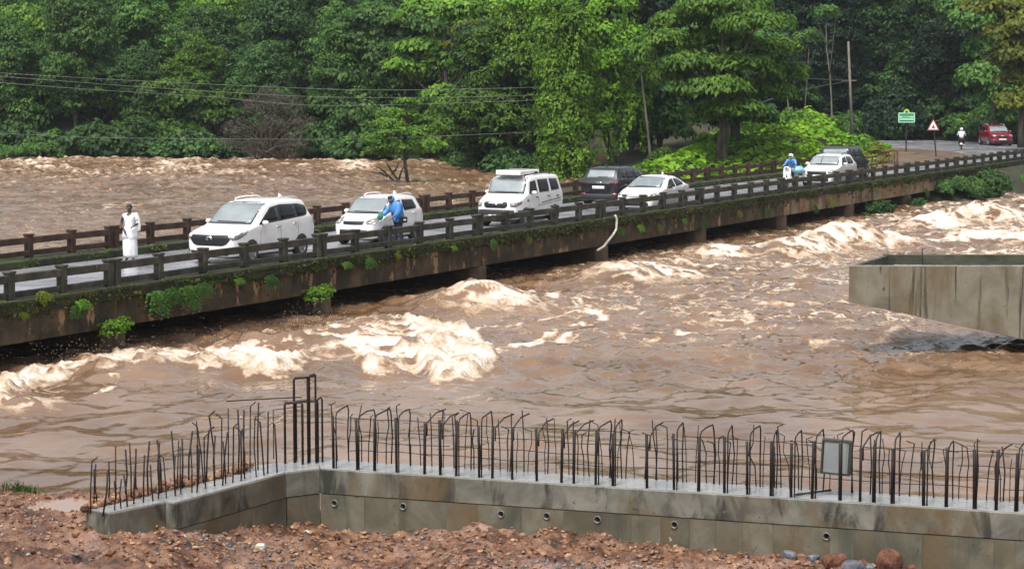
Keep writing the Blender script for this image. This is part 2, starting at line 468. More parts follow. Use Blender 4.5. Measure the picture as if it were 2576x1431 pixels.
LOBE = [(980, 818), (1060, 815), (1160, 852), (1240, 885), (1252, 905), (1220, 935), (1165, 958), (1100, 955), (1050, 925), (1060, 880), (1020, 850)]
# long torn lines of foam on the smoother water: (points, half width, both in image pixels)
STREAKS = [([(1240, 888), (1330, 865), (1450, 822), (1540, 800)], 8, 1), ([(1180, 835), (1300, 825), (1420, 790), (1500, 765), (1440, 748)], 6, .8), ([(1250, 892), (1360, 862), (1440, 848)], 5, .9),
           ([(1440, 765), (1500, 790), (1545, 798)], 7, 1), ([(1560, 842), (1680, 838), (1810, 830)], 9, .8), ([(1680, 815), (1800, 800), (1900, 805)], 6, .7), ([(1320, 740), (1420, 735), (1520, 752)], 6, .8),
           ([(1700, 660), (1800, 665), (1860, 680)], 6, .8), ([(240, 1000), (290, 980), (270, 955), (300, 960)], 7, .8), ([(1660, 690), (1760, 705), (1900, 700)], 7, .6), ([(1900, 760), (2020, 765), (2130, 755)], 8, .6), ([(1880, 640), (2000, 625), (2120, 610)], 9, .9),
           ([(1340, 770), (1460, 790), (1600, 775)], 6, .7), ([(1560, 735), (1700, 745), (1830, 730)], 7, .55), ([(2230, 620), (2400, 600), (2600, 600)], 14, .8), ([(2300, 650), (2450, 640), (2600, 630)], 8, .6)]
def downstream(x, y):
    u = (x - BO.x) * DX + (y - BO.y) * DY; v = (x - BO.x) * NX + (y - BO.y) * NY
    zc = y * cp - (ZD - CZ) * sp; yc = y * sp + (ZD - CZ) * cp
    px = CX + F * x / np.maximum(zc, 1); py = CY - F * yc / np.maximum(zc, 1)     # vertices projected to camera image pixels, in which the foam outlines are drawn
    sx = px + fbm(px / 60, py / 25, 71, 4) * 16; sy = py + fbm(px / 60, py / 25, 72, 4) * 8
    hz, hf = humps(x, y, HUMPS)
    bd = sdist(sx, sy, BIG); ld = sdist(sx, sy, LOBE)
    big = sstep(-8, 14, bd); lobe = sstep(-6, 10, ld)
    front = np.exp(-((np.maximum(bd, 0) - 16) / 19.0) ** 2) * (bd > -6) * sstep(872, 915, sy)
    wu, wv = u + fbm(u * .5, v * .5, 2, 2) * .5, v + fbm(u * .5, v * .5, 6, 2) * .5
    cells = ridged(wu * 0.50, wv * 0.34, 41, 3, 0.5)
    cells2 = ridged(wu * 1.5, wv * 1.1, 47, 3)
    lump = 1 - cells; lump2 = 1 - cells2
    foam = big * sstep(0.44, 0.74, cells * 0.45 + cells2 * .55) * 0.95
    foam = np.maximum(foam, front * (0.62 + 0.6 * sstep(.35, .7, cells2)))
    foam = np.maximum(foam, lobe * (0.52 + 0.5 * cells2))
    foam = np.maximum(foam, np.clip(hf * 1.9, 0, 1) * sstep(0.36, 0.66, cells * .35 + cells2 * .65))
    st = np.zeros_like(x)
    for pts, w, a in STREAKS:
        d = seg_dist(sx, sy * 1.0, pts, False)
        st = np.maximum(st, a * np.exp(-(d / (w * .55)) ** 2))
    foam = np.maximum(foam, st * 1.05 * sstep(.18, .5, cells2))
    # fine lace of foam lines spread over the fast water
    lace = ridged(u * 0.35 + v * 0.1, v * 0.55, 81, 5, 0.6)
    zone = sstep(1150, 1500, px) * sstep(930, 850, py) * (0.55 + .45 * sstep(1500, 2300, px))
    foam = np.maximum(foam, zone * 0.60 * sstep(0.66, 0.90, lace + .12 * fbm(u * .12, v * .12, 9, 3)))
    zone2 = sstep(1700, 2500, px) * sstep(700, 620, py)
    foam = np.maximum(foam, zone2 * 0.85 * sstep(0.60, 0.84, lace))
    rough = np.clip(big + hf, 0, 1)
    calm = sstep(900, 1050, py)
    z = ZD + hz + fbm(u * 0.16, v * 0.2, 51, 3) * 0.10
    z = z + (ridged(wu * 0.45, wv * 0.55, 55, 3, .45) - .6) * 0.20 * (1 - .8 * calm) + fbm(wu * .4, wv * .5, 54, 2) * .075 * calm
    z = z + (ridged(wu * 1.25, wv * 1.7, 58, 2) - .6) * (.06 - .05 * calm) + fbm(u * 1.1, v * 1.5, 57, 3, .5) * (0.045 - .024 * calm)
    z = z + rough * (lump * 0.30 + lump2 * 0.15 - .12 + np.abs(fbm(u * 3.2, v * 2.8, 59, 2)) * 0.06) + lobe * (0.06 + .12 * lump2) + front * 0.10 * (0.5 + lump2)
    up = sstep(0.2, -5.0, v)
    z = z * (1 - up) + (ZD + 0.15 + fbm(u * .4, v * .4, 3, 2) * .05) * up
    lz = np.clip(zone * .9 + zone2 + big * .9 + .25 * sstep(1100, 900, py), 0, 1) * sstep(-1.5, 0.6, v)
    return z, np.clip(foam, 0, 1) * sstep(-1.5, 0.6, v), lz
us = np.concatenate([np.arange(-45, -24, 0.5), np.arange(-24, 12, 0.10), np.arange(12, 40, 0.14), np.arange(40, 84, 0.2)])
vs = np.concatenate([np.arange(-7, -1, 0.3), np.arange(-1, 22, 0.10), np.arange(22, 40, 0.25), np.arange(40, 75, 2.5)])
UU, VV = np.meshgrid(us, vs, indexing='ij')
XX, YY = BO.x + UU * DX + VV * NX, BO.y + UU * DY + VV * NY
ZZ, FO, LZ = downstream(XX, YY)
V1 = np.stack([XX, YY, ZZ], -1).reshape(-1, 3); F1 = grid_faces(len(us), len(vs))
def upstream(x, y, u, v):
    zc = y * cp - (ZU - CZ) * sp; yc = y * sp + (ZU - CZ) * cp
    py = CY - F * yc / np.maximum(zc, 1); px = CX + F * x / np.maximum(zc, 1)  # image pixels of each vertex, used to place upstream foam and rapids
    a = ridged(u * 0.28 + fbm(u * .2, v * .2, 2, 2), v * 0.42, 61, 4, .55); b = ridged(u * 1.1, v * 1.5, 65, 3)
    rapid = sstep(520, 440, py)
    z = ZU + (a - .6) * (0.22 + .30 * rapid) + (b - .6) * .17 + fbm(u * 1.7, v * 2.0, 68, 2) * .05 + fbm(u * .06, v * .1, 7, 2) * (.08 + .12 * rapid)
    foam = sstep(.76, .93, a) * (.35 + .3 * rapid) + 0.6 * np.exp(-((py - 428 - 8 * fbm(px / 200, py * 0, 8, 3)) / 7.0) ** 2) * sstep(900, 500, px) * sstep(.5, .75, b)
    foam = np.maximum(foam, .6 * np.exp(-((py - 405) / 7.0) ** 2) * sstep(.6, .85, a))
    for hx, hy, r in ((330, 516, 26), (270, 520, 22), (420, 412, 40), (900, 412, 60), (80, 408, 60)):
        foam = np.maximum(foam, .9 * np.exp(-((px - hx) / r) ** 2 - ((py - hy) / (r * .28)) ** 2) * sstep(.4, .7, b))
    return z, np.clip(foam, 0, 1)
us = np.arange(-40, 135, 0.36)
vs = np.concatenate([np.arange(-170, -120, 1.5), np.arange(-120, -7, 0.36), [-7.0]])
UU, VV = np.meshgrid(us, vs, indexing='ij')
XX, YY = BO.x + UU * DX + VV * NX, BO.y + UU * DY + VV * NY
ZZ, FO2 = upstream(XX, YY, UU, VV)
V2 = np.stack([XX, YY, ZZ], -1).reshape(-1, 3); F2 = grid_faces(len(us), len(vs))
gl = ground(XX, YY).ravel(); F2 = F2[(gl[F2] < 0.0).any(1)]
gl = ground(V1[:, 0], V1[:, 1]); F1 = F1[(gl[F1] < -0.4).any(1)]
me = mesh_np('river', np.concatenate([V1, V2]), np.concatenate([F1, F2 + len(V1)])[:, ::-1], True)
attr(me, 'foam', np.concatenate([FO.ravel(), FO2.ravel()]))
attr(me, 'choppy', np.concatenate([np.zeros(FO.size), np.ones(FO2.size)]))
attr(me, 'lace', np.concatenate([LZ.ravel(), np.full(FO2.size, .50)]))
def water_mat():
    m = bpy.data.materials.new('muddy_flood_water'); m.use_nodes = True
    nt = m.node_tree; N = nt.nodes; L = nt.links; b = N['Principled BSDF']
    at = N.new('ShaderNodeAttribute'); at.attribute_name = 'foam'
    tc = N.new('ShaderNodeTexCoord')
    def noise(sc, det=5, st=(1, 1, 1)):
        mp = N.new('ShaderNodeMapping'); mp.inputs['Scale'].default_value = st; L.new(tc.outputs['Object'], mp.inputs['Vector'])
        n = N.new('ShaderNodeTexNoise'); n.inputs['Scale'].default_value = sc; n.inputs['Detail'].default_value = det; n.inputs['Roughness'].default_value = 0.6
        L.new(mp.outputs[0], n.inputs['Vector']); return n.outputs['Fac']
    r = N.new('ShaderNodeValToRGB'); e = r.color_ramp.elements
    e[0].position = .35; e[0].color = (0.130, 0.070, 0.033, 1); e[1].position = .70; e[1].color = (0.245, 0.158, 0.103, 1)
    L.new(noise(0.35, 5), r.inputs[0])
    def math_(op, a, b, c=None):
        n = N.new('ShaderNodeMath'); n.operation = op
        for k, q in enumerate((a, b, c)):
            if q is None: continue
            if isinstance(q, (int, float)): n.inputs[k].default_value = q
            else: L.new(q, n.inputs[k])
        return n.outputs[0]
    def rng_(x, a, b, c=0.0, d=1.0):
        n = N.new('ShaderNodeMapRange'); L.new(x, n.inputs['Value'])
        for k, q in zip(('From Min', 'From Max', 'To Min', 'To Max'), (a, b, c, d)): n.inputs[k].default_value = q
        return n.outputs[0]
    la = N.new('ShaderNodeAttribute'); la.attribute_name = 'lace'
    froth = math_('MULTIPLY_ADD', noise(11.0, 6), 0.45, math_('MULTIPLY', noise(3.6, 8), 0.55))
    l1 = math_('ABSOLUTE', math_('SUBTRACT', noise(0.9, 7, (1, 1, 1)), 0.5), 0)
    line = math_('MULTIPLY', rng_(l1, 0.0, 0.034, 1.0, 0.0), math_('MULTIPLY', la.outputs['Fac'], rng_(noise(0.33, 4), .42, .56)))
    tot = math_('MAXIMUM', at.outputs['Fac'], math_('MULTIPLY', line, .85))
    vo = N.new('ShaderNodeTexVoronoi'); vo.inputs['Scale'].default_value = 1.5
    wv = N.new('ShaderNodeMixRGB'); wv.blend_type = 'ADD'; wv.inputs[0].default_value = 0.35
    nz = N.new('ShaderNodeTexNoise'); nz.inputs['Scale'].default_value = 1.3; L.new(tc.outputs['Object'], nz.inputs['Vector'])
    L.new(tc.outputs['Object'], wv.inputs[1]); L.new(nz.outputs['Color'], wv.inputs[2]); L.new(wv.outputs[0], vo.inputs['Vector'])
    pock = rng_(vo.outputs['Distance'], .12, .50, .42, 0.0)
    adv = math_('SUBTRACT', math_('MULTIPLY_ADD', froth, 1.5, math_('SUBTRACT', tot, 0.68)), math_('MULTIPLY', pock, rng_(at.outputs['Fac'], .55, .98, 1.0, .45)))
    class _o: pass
    ad = N.new('ShaderNodeMath'); ad.operation = 'ADD'; L.new(adv, ad.inputs[0]); ad.inputs[1].default_value = 0.0
    fr = N.new('ShaderNodeMapRange'); fr.inputs['From Min'].default_value = 0.20; fr.inputs['From Max'].default_value = 0.58; L.new(ad.outputs[0], fr.inputs['Value'])
    mx = N.new('ShaderNodeMix'); mx.data_type = 'RGBA'
    L.new(fr.outputs[0], mx.inputs['Factor']); L.new(r.outputs[0], mx.inputs['A'])
    fc = N.new('ShaderNodeValToRGB'); fe = fc.color_ramp.elements
    fe[0].color = (0.33, 0.20, 0.11, 1); fe[1].color = (0.74, 0.67, 0.585, 1); fe[0].position = .20; fe[1].position = .88; fm = fe.new(.52); fm.color = (0.50, 0.375, 0.262, 1)
    L.new(math_('MULTIPLY', ad.outputs[0], .90), fc.inputs[0]); L.new(fc.outputs[0], mx.inputs['B'])
    L.new(mx.outputs['Result'], b.inputs['Base Color'])
    rr = N.new('ShaderNodeMapRange'); ch = N.new('ShaderNodeAttribute'); ch.attribute_name = 'choppy'; L.new(rng_(ch.outputs['Fac'], 0, 1, 0.07, 0.20), rr.inputs['To Min']); rr.inputs['To Max'].default_value = 0.7
    L.new(fr.outputs[0], rr.inputs['Value']); L.new(rr.outputs[0], b.inputs['Roughness'])
    b.inputs['IOR'].default_value = 1.38; b.inputs['Specular IOR Level'].default_value = 0.85
    bp = N.new('ShaderNodeBump'); bp.inputs['Distance'].default_value = 0.028; bp.inputs['Strength'].default_value = 0.42
    L.new(noise(2.0, 4, (1, 1, 1)), bp.inputs['Height'])
    b2 = N.new('ShaderNodeBump'); b2.inputs['Distance'].default_value = 0.11
    L.new(fr.outputs[0], b2.inputs['Strength']); L.new(noise(8.0, 7), b2.inputs['Height']); L.new(bp.outputs[0], b2.inputs['Normal'])
    L.new(b2.outputs[0], b.inputs['Normal'])
    return m
M_water = water_mat()
tag(link('river', me, M_water), 'brown river in flood with white water below the bridge', kind='structure')

rng = np.random.default_rng(44); pos = []
for px, py, n, w_, h_ in [(a, b, c * 3, d, e) for a, b, c, d, e in ((790, 805, 150, .55, .40), (620, 850, 80, .8, .25), (400, 885, 120, 1.0, .3), (250, 905, 110, 1.0, .3), (1270, 715, 70, .7, .3), (1620, 650, 90, .6, .35), (1060, 800, 90, .6, .3), (2130, 560, 60, .8, .3), (2010, 585, 60, .8, .25), (1110, 905, 80, 1.2, .3))]:
    c = P(px, py + 45, ZD)
    q = np.stack([c.x + rng.normal(0, w_, n), c.y + rng.normal(0, w_ * .8, n), ZD + .30 + np.abs(rng.normal(0, h_, n)) * .9], -1); pos.append(q)
pos = np.concatenate(pos)
V, Fc = scatter([rock_base(200 + k, 1, .3) for k in range(3)], pos, rng.uniform(.003, .008, len(pos)) , rng)
tag(link('spray', mesh_np('spray', V, Fc, True), mat('spray_drops', [(0.62, 0.53, 0.44)], 1, .4)), 'drops of muddy spray thrown up along the bridge piers', kind='stuff')
# ------------------------------------------------------------------ old concrete bridge
M_rail = mat('mossy_black_concrete', [(0.012, 0.012, 0.009), (0.036, 0.034, 0.026), (0.075, 0.069, 0.054)], 2.2, 0.7, 0.01, 14, second=[((0.034, 0.040, 0.009), 1.6, 0.56, 0.66, (1, 1, 1)), ((0.16, 0.15, 0.13), 5, 0.66, 0.72, (1, 1, 1))])
M_railfar = mat('rusty_brown_concrete', [(0.022, 0.011, 0.007), (0.058, 0.026, 0.016), (0.10, 0.052, 0.032)], 2.0, 0.75, 0.01, 14, second=[((0.02, 0.016, 0.012), 1.2, 0.55, 0.68, (1, 1, 1)), ((0.06, 0.065, 0.018), 2.5, 0.62, 0.70, (1, 1, 1))])
M_edge = mat('mossy_edge_beam', [(0.008, 0.009, 0.005), (0.022, 0.024, 0.010), (0.046, 0.042, 0.022)], 1.6, 0.85, 0.02, 9, second=[((0.030, 0.052, 0.006), 0.9, 0.54, 0.62, (1, 1, 1)), ((0.22, 0.24, 0.17), 6, 0.68, 0.73, (1, 1, 1))])
M_girder = mat('stained_girder', [(0.020, 0.016, 0.010), (0.056, 0.040, 0.021), (0.115, 0.078, 0.044)], 1.3, 0.8, 0.012, 11,
               second=[((0.33, 0.22, 0.12), 1.1, 0.58, 0.63, (1.6, 1.6, .8)), ((0.018, 0.017, 0.012), 1.0, 0.50, 0.68, (2.2, 2.2, .35)), ((0.36, 0.33, 0.26), 7, 0.70, 0.73, (1, 1, 1))])
M_girderpale = mat('pale_girder', [(0.10, 0.07, 0.04), (0.24, 0.17, 0.105), (0.32, 0.25, 0.17)], 1.0, 0.8, 0.012, 11, second=((0.03, 0.028, 0.02), 1.1, 0.52, 0.66, (2.0, 2.0, .4)))
M_pier = mat('pier_concrete', [(0.045, 0.030, 0.018), (0.11, 0.075, 0.048)], 1.3, 0.75, 0.02, 8)
bridge = thing('bridge', 'long low moss covered concrete road bridge with cars on it, over the flood', 'bridge', W(0, -3.7, ZR), BANG)
def bl(u, v, z):      # bridge local -> u along, local y is upstream positive
    return Vector((u, -(v + 3.7), z - ZR))
def bbox(mb, u0, u1, v0, v1, z0, z1, jit=0):
    return mb.box(bl((u0 + u1) / 2, (v0 + v1) / 2, (z0 + z1) / 2), (u1 - u0, abs(v1 - v0), z1 - z0), jit=jit)
JO, SP = 0.18, 9.8
joints = [JO + SP * k for k in range(-4, 9)]
mb = MB(); bbox(mb, -40, 79, -8.2, 0.0, -0.5, ZR); mb.build('deck_slab', M_pier, bridge)
for i, u0 in enumerate(joints[:-1]):
    u1 = u0 + SP
    mb = MB(); bbox(mb, u0 + .012, u1 - .012, -0.42, 0.20, -0.31, 0.0, 0.008); mb.build('edge_beam', M_edge, bridge, bevel=0.02)
    mb = MB(); bbox(mb, u0 + .012, u1 - .012, -0.36, 0.24, -0.075, -0.005, 0.006); mb.build('ledge', M_edge, bridge)
    mb = MB(); bbox(mb, u0 + .02, u1 - .02, -0.30, 0.06, -1.02, -0.312, 0.006); g = mb.build('girder', M_girderpale if i in (8, 9, 10) else M_girder, bridge, bevel=0.02)
    mb = MB(); bbox(mb, u0 + .02, u1 - .02, -2.6, -2.3, -1.0, -0.5); mb.build('girder', M_girder, bridge)
    mb = MB(); bbox(mb, u0 + .02, u1 - .02, -5.4, -5.1, -1.0, -0.5); mb.build('girder', M_girder, bridge)
    mb = MB(); bbox(mb, u0 + .02, u1 - .02, -8.1, -7.8, -1.02, -0.5); mb.build('girder', M_girder, bridge)
    mb = MB(); bbox(mb, u0 + .012, u1 - .012, -8.35, -6.95, -0.31, 0.0, 0.008); mb.build('kerb', M_edge, bridge, bevel=0.02)
for u0 in joints[1:]:
    mb = MB(); prof = [(-0.42, -8.6), (0.42, -8.6), (0.42, -0.15), (0.22, 0.12), (-0.22, 0.12), (-0.42, -0.15)]
    mb.prism(prof, -4.5, -1.02, lambda a, b, h, u0=u0: tuple(bl(u0 + a, b, h))); mb.build('pier', M_pier, bridge, bevel=0.03)

def railing(v, m, u_lo, u_hi, label):
    t = thing('concrete_railing', label, 'railing', W(0, v), BANG)
    pm = MB().box((0, 0, .31), (.20, .20, .64)).box((0, 0, .655), (.25, .25, .06)).mesh('post', bevel=0.012)
    rm = MB().box((0, 0, 0), (1.74, .13, .19)).mesh('rail', bevel=0.012)
    lm = MB().box((0, 0, 0), (1.74, .13, .145)).mesh('rail', bevel=0.012)
    rng = random.Random(int(v * 10) + 5)
    for u0 in joints:
        for k in range(5):
            uu = u0 + SP / 5 * k
            if not u_lo < uu < u_hi: continue
            for du in ((-.15, .15) if k == 0 else (0,)):
                o = link('post', pm, m, t, loc=(uu + du + rng.uniform(-.02, .02), rng.uniform(-.012, .012), 0.002))
                o.rotation_euler = (rng.uniform(-.02, .02), rng.uniform(-.015, .015), rng.uniform(-.03, .03))
            um = uu + SP / 10 + (0.07 if k == 0 else -0.07 if k == 4 else 0)
            for me_, z in ((rm, .495), (lm, .118)):
                o = link('rail', me_, m, t, loc=(um, rng.uniform(-.012, .012), z + rng.uniform(-.008, .008)))
                o.rotation_euler = (rng.uniform(-.03, .03), rng.uniform(-.007, .007), 0)
    return t
railing(-0.10, M_rail, -40, 86, 'near dark mossy concrete post and rail fence along the downstream side of the bridge')
railing(-7.62, M_railfar, -40, 70, 'far rusty brown concrete post and rail fence along the upstream side of the bridge')
# continuation of the kerb on the approach behind the near railing
mb = MB(); bbox(mb, 79, 90, -0.42, 0.2, -0.9, 0.0); mb.build('kerb', M_edge, bridge, bevel=0.02)

# torn drain pipe hanging down the girder
M_pipe = mat('dirty_white_pipe', [(0.55, 0.52, 0.47), (0.36, 0.33, 0.29)], 6, 0.5)
pts = [W(20.3, 0.24, 0.10), W(20.35, 0.30, -0.05), W(20.3, 0.30, -0.45), W(20.0, 0.31, -0.62), W(19.2, 0.28, -1.02), W(18.7, 0.26, -1.12)]
tag(MB().tube(pts, 0.045, 8).build('drain_pipe', M_pipe, smooth=True), 'bent white drain pipe hanging down the side of the bridge', 'pipe')

# ------------------------------------------------------------------ moss, small plants on the bridge
M_moss = mat('moss', [(0.016, 0.026, 0.005), (0.042, 0.060, 0.010), (0.085, 0.10, 0.02)], 1.5, 0.95)
rng = np.random.default_rng(12)
n = 9000
u = rng.uniform(-20, 79, n)
k = rng.integers(0, 10, n)
v = np.where(k < 4, rng.normal(0.215, 0.015, n), np.where(k < 5, rng.uniform(0.12, .2, n), np.where(k < 6, 0.065, np.where(k < 9, rng.uniform(-7.25, -6.95, n), rng.uniform(-8.3, -7.9, n)))))
z = np.where(k < 4, -0.08 - rng.exponential(.10, n).clip(0, .26), np.where(k < 5, 0.0, np.where(k < 6, -0.34 - rng.exponential(.12, n).clip(0, .5), np.where(k < 9, np.where(rng.random(n) < .5, 0.0, rng.uniform(-.2, 0, n)), 0.0))))
v = np.where((k >= 6) & (k < 9) & (z < -0.01), -6.94, v)
keep = fbm(u * .5, z * 3, 77, 3) > -0.12
u, v, z = u[keep], v[keep], z[keep]
V, Fc = scatter([rock_base(40 + q, 1, .25) for q in range(4)], np.stack([BO.x + u * DX + v * NX, BO.y + u * DY + v * NY, z], -1), rng.uniform(.015, .055, len(u)), rng)
tag(link('moss', mesh_np('moss', V, Fc), M_moss), 'green moss cushions over the edge beam and kerbs of the bridge', kind='stuff')

# ------------------------------------------------------------------ new abutment wall with starter bars
M_conc = mat('wet_concrete', [(0.090, 0.088, 0.072), (0.148, 0.145, 0.118), (0.21, 0.205, 0.172)], 2.6, 0.55, 0.003, 40, objvar=0.05, ndist=0.6,
             second=[((0.034, 0.034, 0.028), 2.6, .50, .62, (1.6, 1.6, .6)), ((0.115, 0.083, 0.040), 1.5, .50, .64, (1.2, 1.2, .55)), ((0.035, 0.033, 0.026), 13, .66, .70, (1, 1, 1)), ((0.34, 0.33, 0.29), 8, .70, .74, (1, 1, .5))])
M_conclow = mat('ochre_wet_concrete', [(0.070, 0.066, 0.046), (0.115, 0.106, 0.076), (0.165, 0.155, 0.118)], 2.0, 0.55, 0.003, 40, objvar=0.04, ndist=0.6,
             second=[((0.115, 0.080, 0.038), 1.5, .50, .66, (1.2, 1.2, .5)), ((0.045, 0.054, 0.042), 1.6, .54, .68, (1.8, 1.8, .45)), ((0.035, 0.033, 0.026), 13, .66, .70, (1, 1, 1)), ((0.34, 0.33, 0.29), 8, .70, .74, (1, 1, .5))])
M_conctop = mat('skylit_wet_slab', [(0.22, 0.225, 0.22), (0.32, 0.32, 0.315)], 3.0, 0.12, 0.004, 14, rough2=0.4)  # sky light on wet upward faces put into a paler concrete colour
wall = thing('abutment_wall', 'unfinished grey concrete abutment wall bristling with steel starter bars, on the near bank', 'wall', (WF[3].x, WF[3].y, 0.5))
def wl(p): return Vector((p[0] - WF[3].x, p[1] - WF[3].y, p[2] - 0.5))
TH = [0.40, 0.44, 0.48, 0.50, 0.50]
def nrm(a, b):
    d = (b - a); d.z = 0; d.normalize(); return Vector((-d.y, d.x, 0))
segs = [(0, 1), (1, 2), (2, 3), (3, 4)]
# back line: offset points
NB = []
for i in range(5):
    ns = [nrm(WF[a], WF[b]) for a, b in segs if i in (a, b)]
    n = sum(ns, Vector()).normalized(); n = n / max(0.5, n.dot(ns[0]))
    NB.append(WF[i] + n * TH[i])
CAPH = 0.235
for (a, b) in segs:
    ins = 0.10 if (a, b) == (0, 1) else 0.0
    n = nrm(WF[a], WF[b])
    hcap = CAPH if a else 0.30
    top = [WF[a] + n * ins, WF[b] + n * ins, NB[b], NB[a]]
    mb = MB(); mb.prism([(p.x, p.y) for p in top], TOPZ - hcap, TOPZ - 0.006, lambda x, y, h: tuple(wl((x, y, h))))
    mb.build('wall_lift', M_conc, wall, bevel=0.006)
    mb = MB(); t2 = [p + (Vector((0, 0, 0))) for p in (top[0] + n * .012, top[1] + n * .012, top[2] - n * .012, top[3] - n * .012)]
    mb.prism([(p.x, p.y) for p in t2], TOPZ - 0.008, TOPZ + 0.001, lambda x, y, h: tuple(wl((x, y, h))))
    mb.build('wall_top', M_conctop, wall)
def on_wall(a, b, px, z=TOPZ):
    lo, hi = 0.0, 1.0
    s = 1 if proj(WF[b])[0] > proj(WF[a])[0] else -1
    for _ in range(40):
        m = (lo + hi) / 2; p = WF[a].lerp(WF[b], m); p.z = z
        if (proj(p)[0] - px) * s < 0: lo = m
        else: hi = m
    p = WF[a].lerp(WF[b], lo); p.z = z; return p
HOLES = [(840, 1265), (1013, 1273), (1260, 1292), (1375, 1297), (1503, 1306), (1697, 1319), (2080, 1348), (2700, 1395)]
SEAMS = {3: [805, 915, 1003, 1122, 1202, 1312, 1418, 1588, 1662, 1735, 1800, 1868, 1945, 2088, 2150, 2322, 2503, 2640, 2800, 3000, 3300], 2: [722, 805], 1: [442, 560, 722], 0: [294, 372, 441]}
dg = None
hole_jobs = []
M_dark = mat('pipe_inside', [(0.02, 0.02, 0.018)], 1, 0.9)
M_pvc = mat('grey_plastic_sleeve', [(0.17, 0.17, 0.155)], 1, 0.5)
lowprng = random.Random(4)
for (a, b) in segs:
    n = nrm(WF[a], WF[b]); d = (WF[b] - WF[a]).normalized()
    ins = 0.106 if a == 0 else 0.004
    hcap = CAPH if a else 0.30
    ss = SEAMS[a]
    for x0, x1 in zip(ss[:-1], ss[1:]):
        off = ins + lowprng.uniform(0, .0025)
        p0 = on_wall(a, b, x0) + d * .0008 + n * off; p1 = on_wall(a, b, x1) - d * .0008 + n * off
        q1, q0 = p1 + n * .42, p0 + n * .42
        mb = MB(); mb.prism([(p.x, p.y) for p in (p0, p1, q1, q0)], 0.2, TOPZ - hcap - 0.004, lambda x, y, h: tuple(wl((x, y, h))))
        o = mb.build('wall_panel', M_conclow, wall)
        for hx, hy in HOLES:
            if a == 3 and x0 < hx < x1:
                c = on_wall(a, b, hx) + n * off
                zc = c.y * cp; s_ = F / (c.y * cp - (TOPZ - .3 - CZ) * sp)
                lo, hi = 0.5, 1.6
                for _ in range(30):
                    m_ = (lo + hi) / 2
                    if proj((c.x, c.y, m_))[1] > hy: lo = m_
                    else: hi = m_
                c.z = lo
                hole_jobs.append((o, c, n))
cut = []
for o, c, n in hole_jobs:
    w = wl(c)
    cm = MB().cyl(w - n * .1, w + n * .34, .033, 16).build('weep_cut', None, wall)
    md = o.modifiers.new('hole', 'BOOLEAN'); md.object = cm; md.operation = 'DIFFERENCE'; md.solver = 'EXACT'
    cut.append(cm)
bpy.context.view_layer.update()
dg = bpy.context.evaluated_depsgraph_get()
for o, c, n in hole_jobs:
    nm = bpy.data.meshes.new_from_object(o.evaluated_get(dg)); o.modifiers.clear(); o.data = nm
    w = wl(c)
    mb = MB(); side = n.cross(Vector((0, 0, 1)))
    prof = [(0.0325, 0.33), (0.0325, -0.012), (0.027, -0.012), (0.027, 0.33)]
    vs, fs = [], []
    for r_, y_ in prof:
        for k in range(16):
            t = 2 * math.pi * k / 16; vs.append(w + n * y_ + side * (r_ * math.cos(t)) + Vector((0, 0, r_ * math.sin(t))))
    for i in range(3):
        for k in range(16): fs.append((i * 16 + k, i * 16 + (k + 1) % 16, (i + 1) * 16 + (k + 1) % 16, (i + 1) * 16 + k))
    mb.add(vs, fs); mb.build('weep_pipe', M_pvc, wall, smooth=True)
for cm in cut: bpy.data.objects.remove(cm)

M_bar = mat('rusted_rebar', [(0.006, 0.005, 0.005), (0.018, 0.009, 0.007), (0.05, 0.020, 0.012)], 8, 0.75, pos=(.42, .76))
rg = random.Random(21)
n3 = nrm(WF[3], WF[4]); d3 = (WF[4] - WF[3]).normalized()
FRONT = [834, 894, 936, 993, 1063, 1103, 1143, 1201, 1234, 1284, 1346, 1408, 1439, 1494, 1538, 1624, 1692, 1753, 1819, 1877, 1936, 1987, 2040, 2110, 2161, 2194, 2241, 2321, 2377, 2449, 2504, 2553, 2610, 2670, 2740, 2800, 2870]
def rebar(pts, r, nm='rebar', n=6):
    return MB().tube([wl(p) for p in pts], r, n).build(nm, M_bar, wall, smooth=True)
Zv = Vector((0, 0, 1))
for i, px in enumerate(FRONT):
    b0 = on_wall(3, 4, px) + n3 * .05
    tx = rg.uniform(-.012, .012)
    hgt = rg.uniform(.47, .52)
    # thick vertical at the front face
    rebar([b0 - Zv * .05, b0 + Zv * hgt * .6 + d3 * tx * .5, b0 + Zv * (hgt - .01) + d3 * tx], .0140 * rg.uniform(.85, 1.12))
    # bent hoop across the thickness of the wall
    h = rg.uniform(.51, .56); sd_ = rg.uniform(-.03, .05); f0 = b0 + d3 * rg.uniform(.012, .03)
    bk = b0 + n3 * rg.uniform(.34, .40) + d3 * sd_
    kind = rg.random()
    if kind < .72:
        m1 = f0.lerp(bk, .10) + Zv * (h - .012); m2 = f0.lerp(bk, .5) + Zv * (h + rg.uniform(-.008, .008)); m3 = f0.lerp(bk, .92) + Zv * h
        rebar([f0 - Zv * .03, f0 + Zv * (h - .12), f0 + Zv * (h - .045), m1, m2, m3, bk + Zv * (h - .05), bk + Zv * (h * .5) + d3 * rg.uniform(-.02, .02), bk - Zv * .03], .0068)
    else:
        rebar([f0 + Zv * (h - .2), f0 + Zv * (h - .08), f0.lerp(bk, .4) + Zv * (h - .01) + d3 * .03, f0.lerp(bk, .7) + Zv * (h + .01) + d3 * .08], .0068)
        rebar([bk - Zv * .03, bk + Zv * h * .5 + d3 * rg.uniform(-.02, .02), bk + Zv * (h + rg.uniform(-.05, .03)) + d3 * rg.uniform(-.02, .02)], .0068)
